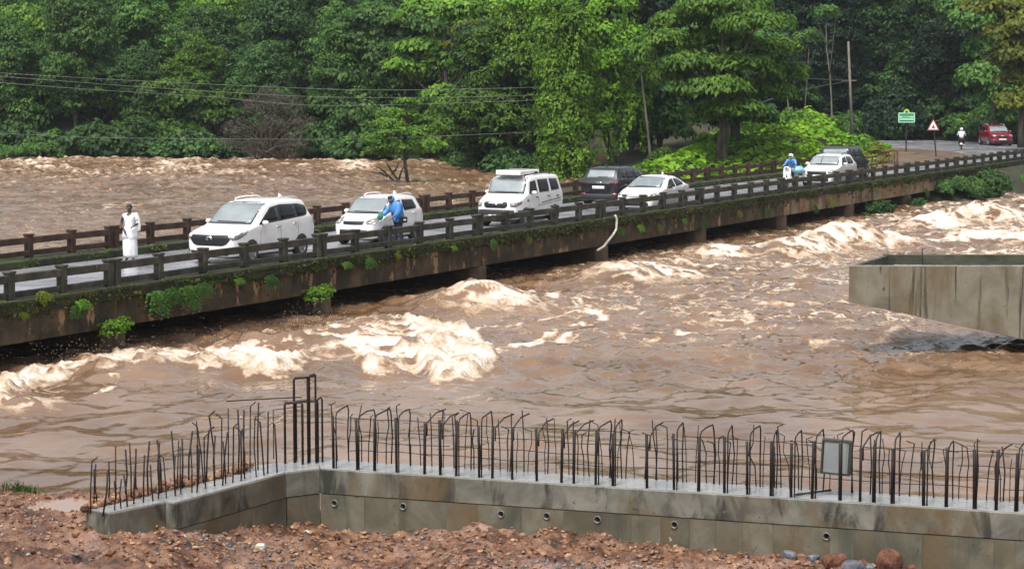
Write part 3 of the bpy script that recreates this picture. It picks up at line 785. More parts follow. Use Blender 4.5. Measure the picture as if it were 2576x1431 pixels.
# thinner bars along the back face
px = 800
while px < 2760:
    b0 = on_wall(3, 4, px) + n3 * rg.uniform(.40, .45)
    h = rg.uniform(.36, .55); lean = rg.gauss(0, .022)
    p = [b0 - Zv * .03, b0 + Zv * h * .45 + d3 * lean * .3, b0 + Zv * h * .7 + d3 * (lean + rg.gauss(0, .012)), b0 + Zv * h + d3 * lean * 1.4]
    if rg.random() < .45: p += [b0 + Zv * (h + .03) + d3 * (lean + rg.choice((-1, 1)) * .05) - n3 * .05]
    rebar(p, rg.uniform(.0040, .0062), n=5)
    px += rg.uniform(15, 34)
for zz, off in ((.42, .41), (.30, .42), (.20, .41), (.11, .42)):
    x0 = 835
    while x0 < 2700:
        x1 = x0 + rg.uniform(200, 420)
        pts = []
        for k in range(6):
            q = on_wall(3, 4, x0 + (x1 - x0) * k / 5) + n3 * off; q.z = TOPZ + zz + rg.uniform(-.012, .012); pts.append(q)
        rebar(pts, .0035, 'tie_wire', 4)
        x0 = x1 + rg.uniform(-60, 120)
# short bars on the wing wall
nw = nrm(WF[1], WF[2]); L1 = (WF[2] - WF[0]); Lw = L1.length; dw = L1.normalized()
t = 0.03
while t < Lw - .02:
    for row in (0, 1):
        a = t / Lw
        b0 = WF[0] + L1 * a + nw * ((.10 if row == 0 else .30) + rg.uniform(-.03, .03)) + dw * rg.uniform(-.03, .03)
        if a < .32: b0 = b0 + nw * .06
        h = .27 + .22 * a + rg.uniform(-.05, .10) + (.08 if row else 0)
        l1, l2 = rg.gauss(0, .012), rg.gauss(0, .018)
        e1 = Vector((1, 0, 0))
        pts = [b0 - Zv * .03, b0 + Zv * h * .5 + e1 * l1, b0 + Zv * h + e1 * (l1 * 1.2 + l2)]
        if rg.random() < .16: pts.append(b0 + Zv * (h + .04) + e1 * (l1 + l2 + rg.choice((-.05, .05))))
        rebar(pts, rg.uniform(.0058, .0082), n=5)
    t += rg.uniform(.07, .11)
# tall tied cage at the corner
def hoop(px0, px1, h, dep, r=.011):
    a = on_wall(3, 4, max(px0, 806)); k = (px0 - 806) / 270.0
    a = WF[3] + d3 * k + n3 * dep; b = WF[3] + d3 * ((px1 - 806) / 270.0) + n3 * (dep + .02)
    rebar([a - Zv * .03, a + Zv * (h - .02), a + Zv * h + d3 * .01, b + Zv * (h + .012) - d3 * .01, b + Zv * (h - .01), b - Zv * .03], r)
hoop(712, 748, .80, .20, .0125); hoop(742, 757, .82, .30, .011); hoop(696, 742, .575, .12, .012); hoop(712, 768, .575, .22, .011); hoop(700, 758, .56, .34, .010); hoop(764, 775, .60, .30, .010)
a = WF[3] + n3 * .20 - d3 * .34 + Zv * .80; rebar([a, a + d3 * .1 + Zv * .01, a + d3 * .2 + n3 * .05 + Zv * .03], .011)
a = WF[3] + n3 * .2 - d3 * 1.05 + Zv * .55; rebar([a, a + d3 * .5 + Zv * .05, a + d3 * .78 + Zv * .075], .006)
a = WF[3] + n3 * .32 - d3 * .62 + Zv * .47; rebar([a - Zv * .47, a, a + d3 * .3 + Zv * .05], .005)
a = on_wall(3, 4, 1995) + n3 * .12; rebar([a + Zv * .012, a + d3 * .26 + n3 * .26 + Zv * .02], .009)
# red mud washed on to the back of the wing wall
rng = np.random.default_rng(8)
tt = rng.uniform(.02, .98, 420); base = np.array([WF[0] + (WF[2] - WF[0]) * a + nw * .38 for a in tt])
base[:, :2] += rng.normal(0, .025, (420, 2)); base[:, 2] = TOPZ + rng.uniform(0, .03, 420) * (1 + (fbm(tt * 8, tt * 0, 3, 2) > .1))
V, Fc = scatter(bases, base, rng.uniform(.012, .04, 420), rng)
tag(link('mud_on_wall', mesh_np('mud_on_wall', V, Fc), M_clod), 'red mud washed on to the back edge of the wing wall', kind='stuff')

# grey box hanging on the bars
M_boxm = mat('weathered_grey_sheet', [(0.20, 0.225, 0.23), (0.27, 0.295, 0.30)], 2.2, 0.45, second=((0.09, 0.095, 0.085), 3, .62, .72, (1, 1, 1)))
M_boxf = mat('dark_box_frame', [(0.04, 0.045, 0.035)], 2, 0.6)
c = on_wall(3, 4, 2092); c = c + n3 * .21; c.z = TOPZ + .345
pan = thing('grey_box', 'grey sheet metal box wedged among the steel bars above the wall', 'box', c, math.atan2(d3.y, d3.x) + .02)
MB().box((0, 0, 0), (.215, .07, .275), rot=Matrix.Rotation(.05, 3, 'Y')).build('box_body', M_boxm, pan, bevel=.004)
for sx, sz, w_, h_ in ((0, .143, .255, .014), (0, -.143, .255, .014), (-.121, 0, .014, .272), (.121, 0, .014, .272)):
    p = Matrix.Rotation(.05, 3, 'Y') @ Vector((sx, 0, sz))
    MB().box(p, (w_, .084, h_), rot=Matrix.Rotation(.05, 3, 'Y')).build('box_rim', M_boxf, pan)
MB().box((.06, -.037, 0), (.06, .006, .27), rot=Matrix.Rotation(.05, 3, 'Y')).build('box_strip', mat('pale_grey_strip', [(0.27, .29, .28)], 3, .5), pan)

# ------------------------------------------------------------------ cantilevered pier cap of the new bridge
M_cap = mat('pier_cap_concrete', [(0.115, 0.102, 0.070), (0.175, 0.158, 0.115), (0.23, 0.21, 0.16)], 1.0, 0.6, 0.006, 20, ndist=.4,
            second=[((0.040, 0.034, 0.024), 2.4, .56, .63, (2.0, 2.0, .09)), ((0.13, 0.10, 0.055), 1.0, .52, .66, (1, 1, .4)), ((0.05, 0.045, 0.035), 6, .67, .71, (1, 1, 1))])
M_capin = mat('dark_green_concrete', [(0.035, 0.037, 0.027), (0.08, 0.08, 0.058)], 2, 0.5, rough2=.2)
YC, YB = 53.0, 56.4
FLt = Q(2137, 669, YC); BLt = Q(2222, 639, YB); FLt.z = BLt.z = (FLt.z + BLt.z) / 2; zt = FLt.z
fb = Q(2137, 757, YC).z; sl = (Q(2576, 852, YC) - Q(2137, 757, YC)); slope = sl.z / sl.x
capt = thing('concrete_pier', 'tapering new concrete pier cap jutting over the river from the right', 'pier', (FLt.x, YC, -3.0))
def cl(x, y, z): return (x - FLt.x, y - YC, z + 3.0)
XR = FLt.x + 9.5
def loft(yf, yb, x0f, x0b, t0, dz=0):
    """quad section running to the right; top at t0, underside following the taper"""
    vs = [cl(x0f, yf, t0), cl(x0f, yf, fb), cl(x0b, yb, fb), cl(x0b, yb, t0)]
    vr = [cl(XR, yf, t0), cl(XR, yf, fb + slope * (XR - FLt.x)), cl(XR, yb, fb + slope * (XR - FLt.x)), cl(XR, yb, t0)]
    return vs + vr, [(0, 1, 2, 3)[::-1], (4, 5, 6, 7), (0, 4, 5, 1)[::-1], (1, 5, 6, 2)[::-1], (2, 6, 7, 3)[::-1], (3, 7, 4, 0)[::-1]]
vs, fs = loft(YC, YB, FLt.x, BLt.x, zt - .28)
MB().add(vs, fs).build('cap_beam', M_cap, capt, bevel=.01)
def bar(p, q, w, h, nm, m):
    p, q = Vector(p), Vector(q); d = (q - p); L_ = d.length; a = math.atan2(d.y, d.x)
    c = (p + q) / 2
    return MB().box(cl(c.x, c.y, c.z), (L_, w, h), rz=a).build(nm, m, capt, bevel=.008)
vs, fs = loft(YC - .16, YC, FLt.x - .03, FLt.x, zt)
MB().add(vs, fs).build('front_wall', M_cap, capt, bevel=.008)
bar((FLt.x, YC - .07, zt + .006), (XR, YC - .07, zt + .006), .15, .012, 'skylit_rim_strip', M_conctop)  # pale strip added along the rim, its bright sky light is in the colour
bar((BLt.x, YB - .06, zt - .139), (XR, YB - .06, zt - .139), .12, .278, 'back_rim', M_capin)
bar((FLt.x + .07, YC + .12, zt - .149), (BLt.x + .05, YB - .12, zt - .149), .10, .255, 'end_rim', M_capin)
bar((FLt.x + 1.3, YC + .5, zt - .24), (XR, YC + .75, zt - .24), .6, .04, 'wet_board', M_capin)
bar((FLt.x + 1.5, YB - 1.2, zt - .20), (FLt.x + 3.4, YB - 1.5, zt - .2), .25, .05, 'wet_board', M_conctop)
bar((FLt.x + 2.2, YB - 2.1, zt - .20), (FLt.x + 4.6, YB - 2.0, zt - .2), .12, .05, 'wet_board', M_conctop)
bar((FLt.x + 5.0, YC + .2, zt - .12), (FLt.x + 5.9, YB - .2, zt - .12), .12, .24, 'cross_rim', M_cap)
mb = MB(); x0 = FLt.x + 5.9
mb.prism([(x0, 0), (XR, 0), (XR, .46), (x0 + .9, .40), (x0 + .35, .34)], YC + 1.0, YC + 2.6, lambda a, z, y: cl(a, y, zt - .27 + z)); mb.build('bearing_block', M_cap, capt, bevel=.015)
p = Q(2322, 655, YC + 1.6); MB().tube([cl(p.x, p.y, zt - .28), cl(p.x - .03, p.y, zt + .30)], .014, 6).build('rebar', M_bar, capt)
MB().lathe([(1.25, 0), (1.25, 2.4)], 28, (8.0, (YB - YC) / 2, -1.8)).build('pier_column', M_cap, capt, smooth=True)

# ------------------------------------------------------------------ stones and scraps by the wall
M_lat = mat('laterite_stone', [(0.055, 0.022, 0.013), (0.12, 0.046, 0.025), (0.18, 0.085, 0.05)], 14, 0.9, 0.01, 40)
M_slate = mat('blue_grey_stone', [(0.055, 0.058, 0.072), (0.16, 0.165, 0.19)], 9, 0.5)
M_pale = mat('pale_stone', [(0.45, 0.40, 0.32), (0.6, 0.56, 0.48)], 9, 0.6)
def stone(name, lab, px, r, m, seed, flat=(1, 1, 1), rotz=0, sink=.35, back=1.0, py=None):
    if py is None:
        c = on_wall(3, 4, px) - n3 * (r * flat[1] + .02 + back)
    else:
        c = P(px, py, 1.15)
    z = float(mud(np.array([c.x]), np.array([c.y]))[0])
    v, f = rock_base(seed, 2, .13); q = np.sign(v) * np.abs(v) ** .8
    q = q * np.array(flat) * r
    o = link(name, mesh_np(name, q, f), m, loc=(c.x, c.y, z + r * flat[2] * (1 - sink)), rotz=rotz)
    return tag(o, lab, 'stone')
stone('laterite_block', 'large pointed red laterite block at the foot of the wall', 2245, 0.108, M_lat, 5, (1.1, .8, 1.05), .4, .1, .05)
stone('laterite_block', 'lumpy red laterite stone left of the pointed block', 2112, 0.080, M_lat, 6, (1.5, 1, .85), .1, .25, .06)
stone('laterite_block', 'small dark red stone right of the pointed block', 2300, 0.048, M_lat, 7, (1, .8, .9), .2, .2, .06)
stone('laterite_block', 'narrow orange stone just in front of the pointed block', 2268, 0.048, M_lat, 8, (1.1, .6, .9), .9, .2, .30)
stone('slate_stone', 'broad blue grey stone in front of the laterite blocks', 2165, 0.080, M_slate, 9, (1.3, .8, .75), .3, .2, .30)
stone('slate_stone', 'tall blue grey stone beside the broad one', 2210, 0.056, M_slate, 10, (.8, .7, 1.1), .1, .2, .34)
stone('slate_stone', 'long blue grey stone right of the tall grey one', 2290, 0.064, M_slate, 11, (1.9, .8, .6), -.2, .2, .36)
stone('yellow_stone', 'pale yellow wedge of stone at the foot of the wall on the right', 2350, .075, mat('yellow_stone', [(.30, .25, .12), (.42, .37, .2)], 8, .6), 12, (1.6, .8, .7), .4, .2, .22)
stone('dark_stone', 'dark grey brown stone lying left of the red blocks', 1995, 0.056, M_slate, 13, (1.3, .8, .8), -.3, .3, .10)
stone('dark_stone', 'small dark stone against the left foot of the lumpy red stone', 2055, .045, M_slate, 14, (1.2, 1, .9), .3, .3, .05)
stone('white_stone', 'white stone on the mud below the wall corner', 773, .035, M_pale, 15, (1.1, .9, 1), 0, .1, 0, 1322)
stone('tan_stone', 'round tan stone lying on the mud below the weep holes', 655, .04, M_pale, 16, (1.2, 1, .8), 0, .3, 0, 1385)
stone('grey_stone', 'grey green stone at the foot of the wing wall', 545, .05, M_slate, 17, (1.5, .9, .7), .2, .3, 0, 1352)
# ------------------------------------------------------------------ trees
def leaf_mat(name, c0, c1, rough=0.55, transl=0.30):
    m = bpy.data.materials.new(name); m.use_nodes = True
    nt = m.node_tree; N = nt.nodes; L = nt.links; b = N['Principled BSDF']; out = N['Material Output']
    at = N.new('ShaderNodeAttribute'); at.attribute_name = 'tint'
    oi = N.new('ShaderNodeObjectInfo')
    mx = N.new('ShaderNodeMix'); mx.data_type = 'RGBA'; mx.inputs['A'].default_value = (*c0, 1); mx.inputs['B'].default_value = (*c1, 1)
    L.new(at.outputs['Fac'], mx.inputs['Factor'])
    h = N.new('ShaderNodeHueSaturation'); mr = N.new('ShaderNodeMapRange'); mr.inputs['To Min'].default_value = .62; mr.inputs['To Max'].default_value = 1.35
    L.new(oi.outputs['Random'], mr.inputs['Value']); L.new(mr.outputs[0], h.inputs['Value']); L.new(mx.outputs['Result'], h.inputs['Color'])
    L.new(h.outputs[0], b.inputs['Base Color']); b.inputs['Roughness'].default_value = rough; b.inputs['Specular IOR Level'].default_value = .22
    tr = N.new('ShaderNodeBsdfTranslucent'); L.new(h.outputs[0], tr.inputs['Color'])
    ms = N.new('ShaderNodeMixShader'); ms.inputs[0].default_value = transl
    L.new(b.outputs[0], ms.inputs[1]); L.new(tr.outputs[0], ms.inputs[2]); L.new(ms.outputs[0], out.inputs['Surface'])
    return m
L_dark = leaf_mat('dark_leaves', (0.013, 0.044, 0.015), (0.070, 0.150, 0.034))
L_woodshade = leaf_mat('shaded_wood_leaves', (0.004, 0.014, 0.009), (0.022, 0.055, 0.020))  # deep shade inside the wood is put into this darker leaf colour
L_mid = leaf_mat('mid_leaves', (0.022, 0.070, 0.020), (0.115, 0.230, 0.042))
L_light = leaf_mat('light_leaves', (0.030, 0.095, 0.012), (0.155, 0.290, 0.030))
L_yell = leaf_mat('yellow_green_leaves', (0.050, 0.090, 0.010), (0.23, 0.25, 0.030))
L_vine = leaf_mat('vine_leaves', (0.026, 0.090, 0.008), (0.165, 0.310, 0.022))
L_cover = leaf_mat('ground_cover_leaves', (0.070, 0.180, 0.010), (0.190, 0.340, 0.022))
L_dry = leaf_mat('dry_grey_twigs', (0.045, 0.042, 0.032), (0.13, 0.12, 0.09))
M_bark = mat('bark', [(0.030, 0.024, 0.018), (0.075, 0.06, 0.045), (0.13, 0.11, 0.085)], 4, 0.9, 0.02, 14, stretch=(1, 1, .3))
M_palebark = mat('pale_bark', [(0.11, 0.095, 0.075), (0.20, 0.175, 0.14)], 3, 0.9, stretch=(1, 1, .3))

def norm(a): return a / (np.linalg.norm(a, axis=-1, keepdims=True) + 1e-9)
def leaves_mesh(name, C, Nn, T, size, tint, m, asp=.5):
    """C centres, Nn normals, T leaf axis; each leaf is a folded diamond"""
    n = len(C)
    T = norm(T - Nn * (T * Nn).sum(-1, keepdims=True)); B = np.cross(Nn, T)
    s = size[:, None]
    p0 = C - T * s * .5; p2 = C + T * s * .5 - Nn * s * .10
    p1 = C + B * s * asp * .5 - Nn * s * .06; p3 = C - B * s * asp * .5 - Nn * s * .06
    V = np.stack([p0, p1, p2, p3], 1).reshape(-1, 3)
    Fc = np.arange(4 * n).reshape(n, 4)
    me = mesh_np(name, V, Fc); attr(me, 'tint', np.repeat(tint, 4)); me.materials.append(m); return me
def crown_mesh(name, lobes, n_clump, n_leaf, leaf, rc, m, seed, flat=.4, up=.8, out=.55, jit=.4, asp=.55, inner=.15, strands=0, slen=(1.5, 4), low=-.35, front=None):
    rng = np.random.default_rng(seed)
    lob = np.array(lobes, float)
    w = lob[:, 3] * lob[:, 5] + .01; w /= w.sum()
    k = rng.choice(len(lob), n_clump, p=w)
    d = norm(rng.normal(size=(n_clump, 3)))
    d[:, 2] = np.where(d[:, 2] < low, -d[:, 2], d[:, 2])
    if front is not None: d[:, 1] = np.where((rng.random(n_clump) < front) & (d[:, 1] > .2), -d[:, 1], d[:, 1])
    rad = np.where(rng.random(n_clump) < inner, rng.uniform(.3, .75, n_clump), rng.uniform(.82, 1.06, n_clump))
    c = lob[k, :3] + d * rad[:, None] * lob[k, 3:6]
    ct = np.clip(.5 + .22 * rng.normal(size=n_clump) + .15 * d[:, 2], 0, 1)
    i = np.repeat(np.arange(n_clump), n_leaf); n = len(i)
    e = norm(rng.normal(size=(n, 3))); e[:, 2] = np.where(e[:, 2] < -.25, -e[:, 2], e[:, 2])
    off = e * np.array([rc, rc, rc * (.35 + flat)]) * 1.25 * rng.uniform(.70, 1.08, (n, 1)) * (.7 + .6 * rng.random(n_clump))[i][:, None]
    C = c[i] + off
    Nn = norm(e * 1.0 + d[i] * out * .45 + np.array([0, 0, up * .35]) + rng.normal(size=(n, 3)) * jit * .7)
    T = norm(off * np.array([1, 1, .4]) + d[i] * .25 + np.array([0, 0, -.25]) + rng.normal(size=(n, 3)) * .3)
    size = leaf * rng.uniform(.65, 1.35, n)
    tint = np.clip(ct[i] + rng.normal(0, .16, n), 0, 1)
    if strands:
        ks = rng.choice(len(lob), strands, p=w); ds = norm(rng.normal(size=(strands, 3)) * np.array([1, 1, .6]))
        if front is not None: ds[:, 1] = np.where((rng.random(strands) < front) & (ds[:, 1] > 0), -ds[:, 1], ds[:, 1])
        s0 = lob[ks, :3] + ds * lob[ks, 3:6] * rng.uniform(.9, 1.1, (strands, 1))
        ln = rng.uniform(*slen, strands); m_ = 26
        tt = rng.random((strands, m_)); P_ = s0[:, None, :] + rng.normal(0, .07, (strands, m_, 3)); P_[:, :, 2] -= tt * ln[:, None]
        P_[:, :, 0] += .10 * np.sin(tt * 6 + ks[:, None]); P_ = P_.reshape(-1, 3); q = len(P_)
        Ns = norm(np.repeat(ds, m_, 0) * np.array([1, 1, 0]) + np.array([0, 0, .45]) + rng.normal(size=(q, 3)) * .3)
        C = np.concatenate([C, P_]); Nn = np.concatenate([Nn, Ns]); T = np.concatenate([T, np.tile([0, 0, -1.0], (q, 1)) + rng.normal(size=(q, 3)) * .25])
        size = np.concatenate([size, leaf * rng.uniform(.6, 1.1, q)]); tint = np.concatenate([tint, np.clip(np.repeat(rng.normal(.6, .2, strands), m_) + rng.normal(0, .12, q), 0, 1)])
    return leaves_mesh(name, C, Nn, T, size, tint, m, asp)
def trunk_mesh(name, base, top, r, limbs, m, seed):
    rg_ = random.Random(seed); mb = MB()
    base, top = Vector(base), Vector(top)
    pts = [base + (top - base) * k / 5 + Vector((rg_.uniform(-.12, .12), rg_.uniform(-.12, .12), 0)) * (k > 0) * (k < 5) for k in range(6)]
    mb.tube(pts, [r * (1.25 if k == 0 else 1) * (1 - .11 * k) for k in range(6)], 8)
    for l in limbs:
        l = Vector(l); s = base.lerp(top, rg_.uniform(.45, .95)); mid = s.lerp(l, .55) + Vector((0, 0, -.12 * (l - s).length + .25))
        mb.tube([s, mid, l], [r * .45, r * .3, r * .12], 5)
    me = mb.mesh(name, True); me.materials.append(m); return me
def forest_proto(i, m, seed):
    rg_ = random.Random(seed)
    H, Rr = rg_.uniform(12, 15), rg_.uniform(4.2, 5.4)
    lobes = []
    for k in range(15):
        a = rg_.uniform(0, 2 * math.pi); t = k / 14.0
        z = H * (.20 + .68 * t); rr = Rr * (math.sin(math.pi * min(1, .28 + t * .68)) ** .8) * rg_.uniform(.45, .75)
        r = rg_.uniform(1.5, 2.5) * (1.1 - .3 * t)
        lobes.append((math.cos(a) * rr, math.sin(a) * rr, z, r, r, r * rg_.uniform(.6, .85)))
    lobes.append((0, 0, H * .5, Rr * .6, Rr * .6, H * .36))
    cm = crown_mesh('crown', lobes, 900, 30, .28, .52, m, seed, flat=.34, low=-.5, up=1.0, out=.6)
    tm = trunk_mesh('trunk', (0, 0, -1.5), (0, 0, H * .7), .28, [l[:3] for l in lobes[::3]], M_bark, seed)
    return cm, tm
PRO = {}
for nm, m, cnt in (('dark', L_dark, 3), ('mid', L_mid, 3), ('light', L_light, 2), ('wood', L_woodshade, 2)):
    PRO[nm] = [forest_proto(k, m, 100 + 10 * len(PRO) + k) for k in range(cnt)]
FLAB = {'dark': 'dark', 'mid': 'mid green', 'light': 'pale green'}
ROWS = ['front rank', 'second rank', 'third rank', 'fourth rank', 'top rank']
def over(x):
    """what the column of a thing lies above or behind, for its label"""
    for lim, w in ((60, 'at the left picture edge'), (180, 'left of the man in white'), (300, 'just left above the man in white'), (400, 'right above the man in white'), (510, 'over the nose of the big white car'), (620, 'over the windscreen of the big white car'), (740, 'over the back of the big white car'),
                   (860, 'between the two leading cars'), (960, 'over the small hatchback'), (1080, 'behind the small flooded tree'), (1200, 'left of the white van'), (1330, 'over the white van'), (1480, 'behind the vine tower'), (1640, 'behind the leaning vine tree'), (1800, 'left behind the broad leaved tree'), (1960, 'right behind the broad leaved tree'), (2080, 'by the pale trunk'), (2200, 'behind the leaning pole'), (2300, 'behind the green board'), (2390, 'behind the warning triangle'), (2460, 'behind the motorbike'), (2540, 'behind the red car'), (9999, 'at the right picture edge')):
        if x < lim: return w
rg = random.Random(5)
def gz(x, y): return float(ground(np.array([x]), np.array([y]))[0])
def forest_tree(x, y, kind, s, label=None, group='trees of the far bank forest', sz=None):
    cm, tm = rg.choice(PRO[kind])
    t = thing('forest_tree', label or FLAB[kind], 'tree', (x, y, gz(x, y) - .2), rg.uniform(0, 6.28), group)
    t.scale = (s, s, sz or s)
    link('crown', cm, None, t); link('trunk', tm, None, t)
    return t
# rows climbing the slope behind the flood
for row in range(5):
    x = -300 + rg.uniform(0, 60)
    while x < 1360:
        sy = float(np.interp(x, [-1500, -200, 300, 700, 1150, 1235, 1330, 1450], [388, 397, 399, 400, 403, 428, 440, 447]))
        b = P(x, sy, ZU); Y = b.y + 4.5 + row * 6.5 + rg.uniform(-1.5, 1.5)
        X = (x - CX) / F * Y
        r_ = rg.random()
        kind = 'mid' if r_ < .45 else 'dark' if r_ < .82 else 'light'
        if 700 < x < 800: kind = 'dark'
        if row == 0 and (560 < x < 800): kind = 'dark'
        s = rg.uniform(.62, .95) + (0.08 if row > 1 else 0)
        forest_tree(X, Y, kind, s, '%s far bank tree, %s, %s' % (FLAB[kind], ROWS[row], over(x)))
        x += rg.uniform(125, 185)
# the dark wood behind the road bend
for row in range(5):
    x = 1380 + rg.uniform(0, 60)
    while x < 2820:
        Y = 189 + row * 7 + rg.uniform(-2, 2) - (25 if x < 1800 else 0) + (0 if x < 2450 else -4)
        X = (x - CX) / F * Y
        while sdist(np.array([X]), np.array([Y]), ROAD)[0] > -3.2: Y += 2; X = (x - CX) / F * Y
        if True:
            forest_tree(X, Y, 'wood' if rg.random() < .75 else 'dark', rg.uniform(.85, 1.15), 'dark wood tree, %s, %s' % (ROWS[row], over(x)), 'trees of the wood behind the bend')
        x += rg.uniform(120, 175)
for i in range(26):
    x = 1840 + i * 22 + rg.uniform(-8, 8); Y = (188 if i % 2 else 194) + rg.uniform(0, 2)
    while sdist(np.array([(x - CX) / F * Y]), np.array([Y]), ROAD)[0] > -2.6: Y += 1
    forest_tree((x - CX) / F * Y, Y, 'wood', rg.uniform(.45, .62), ('small', 'young', 'low', 'short', 'stunted')[i % 5] + ' dark wood tree by the road, ' + over(x), 'trees of the wood behind the bend')
def hero(name, label, base, Y, lobes_px, m, n_clump, n_leaf, leaf, rc, seed, trunk=None, r=.25, bark=None, group=None, depth=.8, **kw):
    """lobes_px: crown lobes in image pixels (x, y, rx, ry) at distance Y"""
    b = P(base[0], base[1], ZU) if Y is None else Q(base[0], base[1], Y)
    Y = b.y; k = Y / F; rg_ = random.Random(seed)
    t = thing(name, label, 'tree', b, 0, group)
    lobes = []
    for (x, y, rx, ry) in lobes_px:
        c = Q(x, y, Y + rg_.uniform(-depth, depth)) - b
        lobes.append((c.x, c.y, c.z, rx * k, (rx + ry) * .5 * k, ry * k))
    cm = crown_mesh('crown', lobes, n_clump, n_leaf, leaf, rc, m, seed, **kw)
    link('crown', cm, None, t)
    tp = trunk or (base[0], min(l[1] for l in lobes_px) + 40)
    top = Q(tp[0], tp[1], Y) - b
    link('trunk', trunk_mesh('trunk', (0, 0, -1.2), top, r, [l[:3] for l in lobes[:7]], bark or M_bark, seed), None, t)
    return t
hero('bank_tree', 'bright green bushy tree at the water edge left of the grey twiggy bush', (430, 398), 168, [(400, 235, 60, 28), (470, 260, 60, 30), (390, 290, 70, 35), (520, 300, 60, 30), (330, 345, 60, 35), (430, 345, 80, 40), (280, 375, 40, 20), (560, 260, 45, 22), (620, 245, 40, 18), (600, 290, 40, 20)], L_light, 560, 24, .36, .5, 31, flat=.35, front=.6)
hero('bank_tree', 'big domed bright crown rising over the forest at the top left', (230, 380), 182, [(230, 110, 90, 40), (150, 70, 90, 40), (60, 60, 70, 40), (300, 160, 60, 30), (210, 180, 70, 30), (100, 130, 80, 35), (20, 130, 60, 30), (340, 40, 50, 30)], L_light, 620, 24, .40, .6, 32, flat=.35, front=.6)
hero('bank_tree', 'tall spreading tree with drooping layered sprays behind the small flooded tree', (905, 396), 166, [(960, 60, 80, 32), (890, 120, 70, 32), (1040, 80, 70, 30), (1000, 140, 80, 34), (870, 200, 70, 34), (960, 220, 90, 36), (840, 270, 55, 35), (920, 300, 80, 40), (1060, 200, 60, 34), (850, 345, 55, 36), (1000, 330, 70, 45)], L_mid, 820, 24, .38, .6, 33, flat=.30, front=.6)
hero('bank_tree', 'yellowish green leafy tree arching over at top centre', (1120, 398), 160, [(1080, 40, 80, 34), (1160, 30, 70, 30), (1060, 130, 60, 26), (1120, 160, 50, 26), (1020, 175, 50, 22), (1200, 75, 60, 26), (1250, 40, 60, 30), (1110, 260, 45, 40), (1130, 330, 40, 40), (1095, 375, 45, 24)], L_light, 560, 24, .38, .55, 34, flat=.28, front=.6)
hero('bank_tree', 'dark round topped tree overhanging the water left of the vine covered tree', (1235, 425), 146, [(1220, 100, 70, 34), (1270, 90, 60, 32), (1180, 160, 45, 32), (1240, 170, 70, 40), (1210, 240, 60, 40), (1290, 230, 50, 45), (1190, 310, 45, 40), (1260, 310, 65, 45), (1180, 375, 40, 30), (1250, 385, 60, 34), (1310, 370, 50, 44)], L_dark, 950, 24, .34, .5, 35, flat=.4, front=.6)
hero('bank_tree', 'yellow green top above the dark rounded tree', (1215, 415), 148, [(1200, 85, 60, 20), (1255, 75, 45, 20), (1170, 120, 40, 18)], L_yell, 150, 22, .32, .45, 36, flat=.35, front=.6)
hero('vine_covered_tree', 'tall tree wholly draped in hanging bright green vines behind the white van', (1425, 440), 133, [(1410, 30, 55, 25), (1450, 60, 45, 28), (1385, 90, 40, 34), (1440, 130, 48, 40), (1395, 180, 48, 44), (1440, 230, 50, 44), (1400, 280, 50, 44), (1430, 340, 55, 44), (1400, 395, 48, 36), (1450, 410, 45, 36)], L_vine, 620, 22, .24, .32, 37, r=.3, strands=330, slen=(1.2, 4.5), out=.9, up=.5, front=.7, flat=.8, depth=.4)
hero('vine_covered_tree', 'second tree hung with vines right of the tall draped one, with a leaning dark trunk', (1560, 420), 136, [(1540, 30, 60, 34), (1500, 90, 50, 36), (1570, 110, 60, 40), (1520, 170, 50, 38), (1590, 190, 50, 44), (1520, 250, 50, 40), (1585, 270, 48, 36), (1510, 320, 40, 30), (1350, 30, 60, 34), (1300, 20, 50, 26)], L_vine, 620, 22, .26, .36, 38, strands=200, slen=(1, 3), out=.8, up=.55, front=.7, flat=.7, trunk=(1510, 300), r=.28)
hero('bank_tree', 'dark ivy clad tree between the vines and the big broad leaved tree', (1660, 415), 139, [(1640, 240, 50, 45), (1680, 290, 50, 45), (1630, 330, 50, 40), (1690, 340, 45, 30), (1700, 230, 45, 40), (1600, 365, 36, 24)], L_dark, 460, 24, .30, .4, 39, front=.6)
hero('broadleaf_tree', 'large broad leaved tree with shining layered leaf sprays above the green bank', (1820, 385), 128, [(1820, 25, 110, 26), (1730, 60, 80, 26), (1900, 70, 90, 26), (1680, 110, 60, 22), (1800, 110, 100, 28), (1950, 130, 60, 24), (1740, 165, 70, 24), (1860, 175, 95, 28), (1975, 190, 50, 22), (1690, 200, 45, 20), (1800, 230, 90, 26), (1920, 240, 80, 26), (1850, 285, 70, 22), (1780, 290, 50, 20), (1640, 140, 40, 20)], L_light, 1000, 24, .36, .46, 40, flat=.40, up=1.0, out=.5, front=.65, asp=.42, depth=2.0, r=.38, trunk=(1815, 150), jit=.3)
hero('broadleaf_tree', 'shaded lower part tree with dark heavy foliage under the large broad leaved one', (1850, 390), 134, [(1830, 290, 80, 36), (1900, 300, 60, 30), (1790, 310, 50, 26), (1820, 200, 110, 60), (1900, 130, 80, 60), (1750, 130, 80, 60)], L_dark, 520, 22, .36, .5, 41, front=.6, r=.4)  # shade under the big crown is put into the darker leaves
hero('bank_tree', 'yellow green tree at the right edge of the picture beyond the red car', (2570, 330), 160, [(2530, 30, 60, 30), (2580, 70, 60, 34), (2520, 90, 50, 26), (2560, 140, 60, 34), (2620, 120, 60, 40), (2520, 165, 35, 22), (2560, 210, 55, 32), (2600, 260, 60, 36), (2540, 260, 30, 22), (2640, 200, 60, 40), (2470, 25, 50, 26)], L_yell, 600, 24, .40, .5, 42, flat=.32, front=.6)
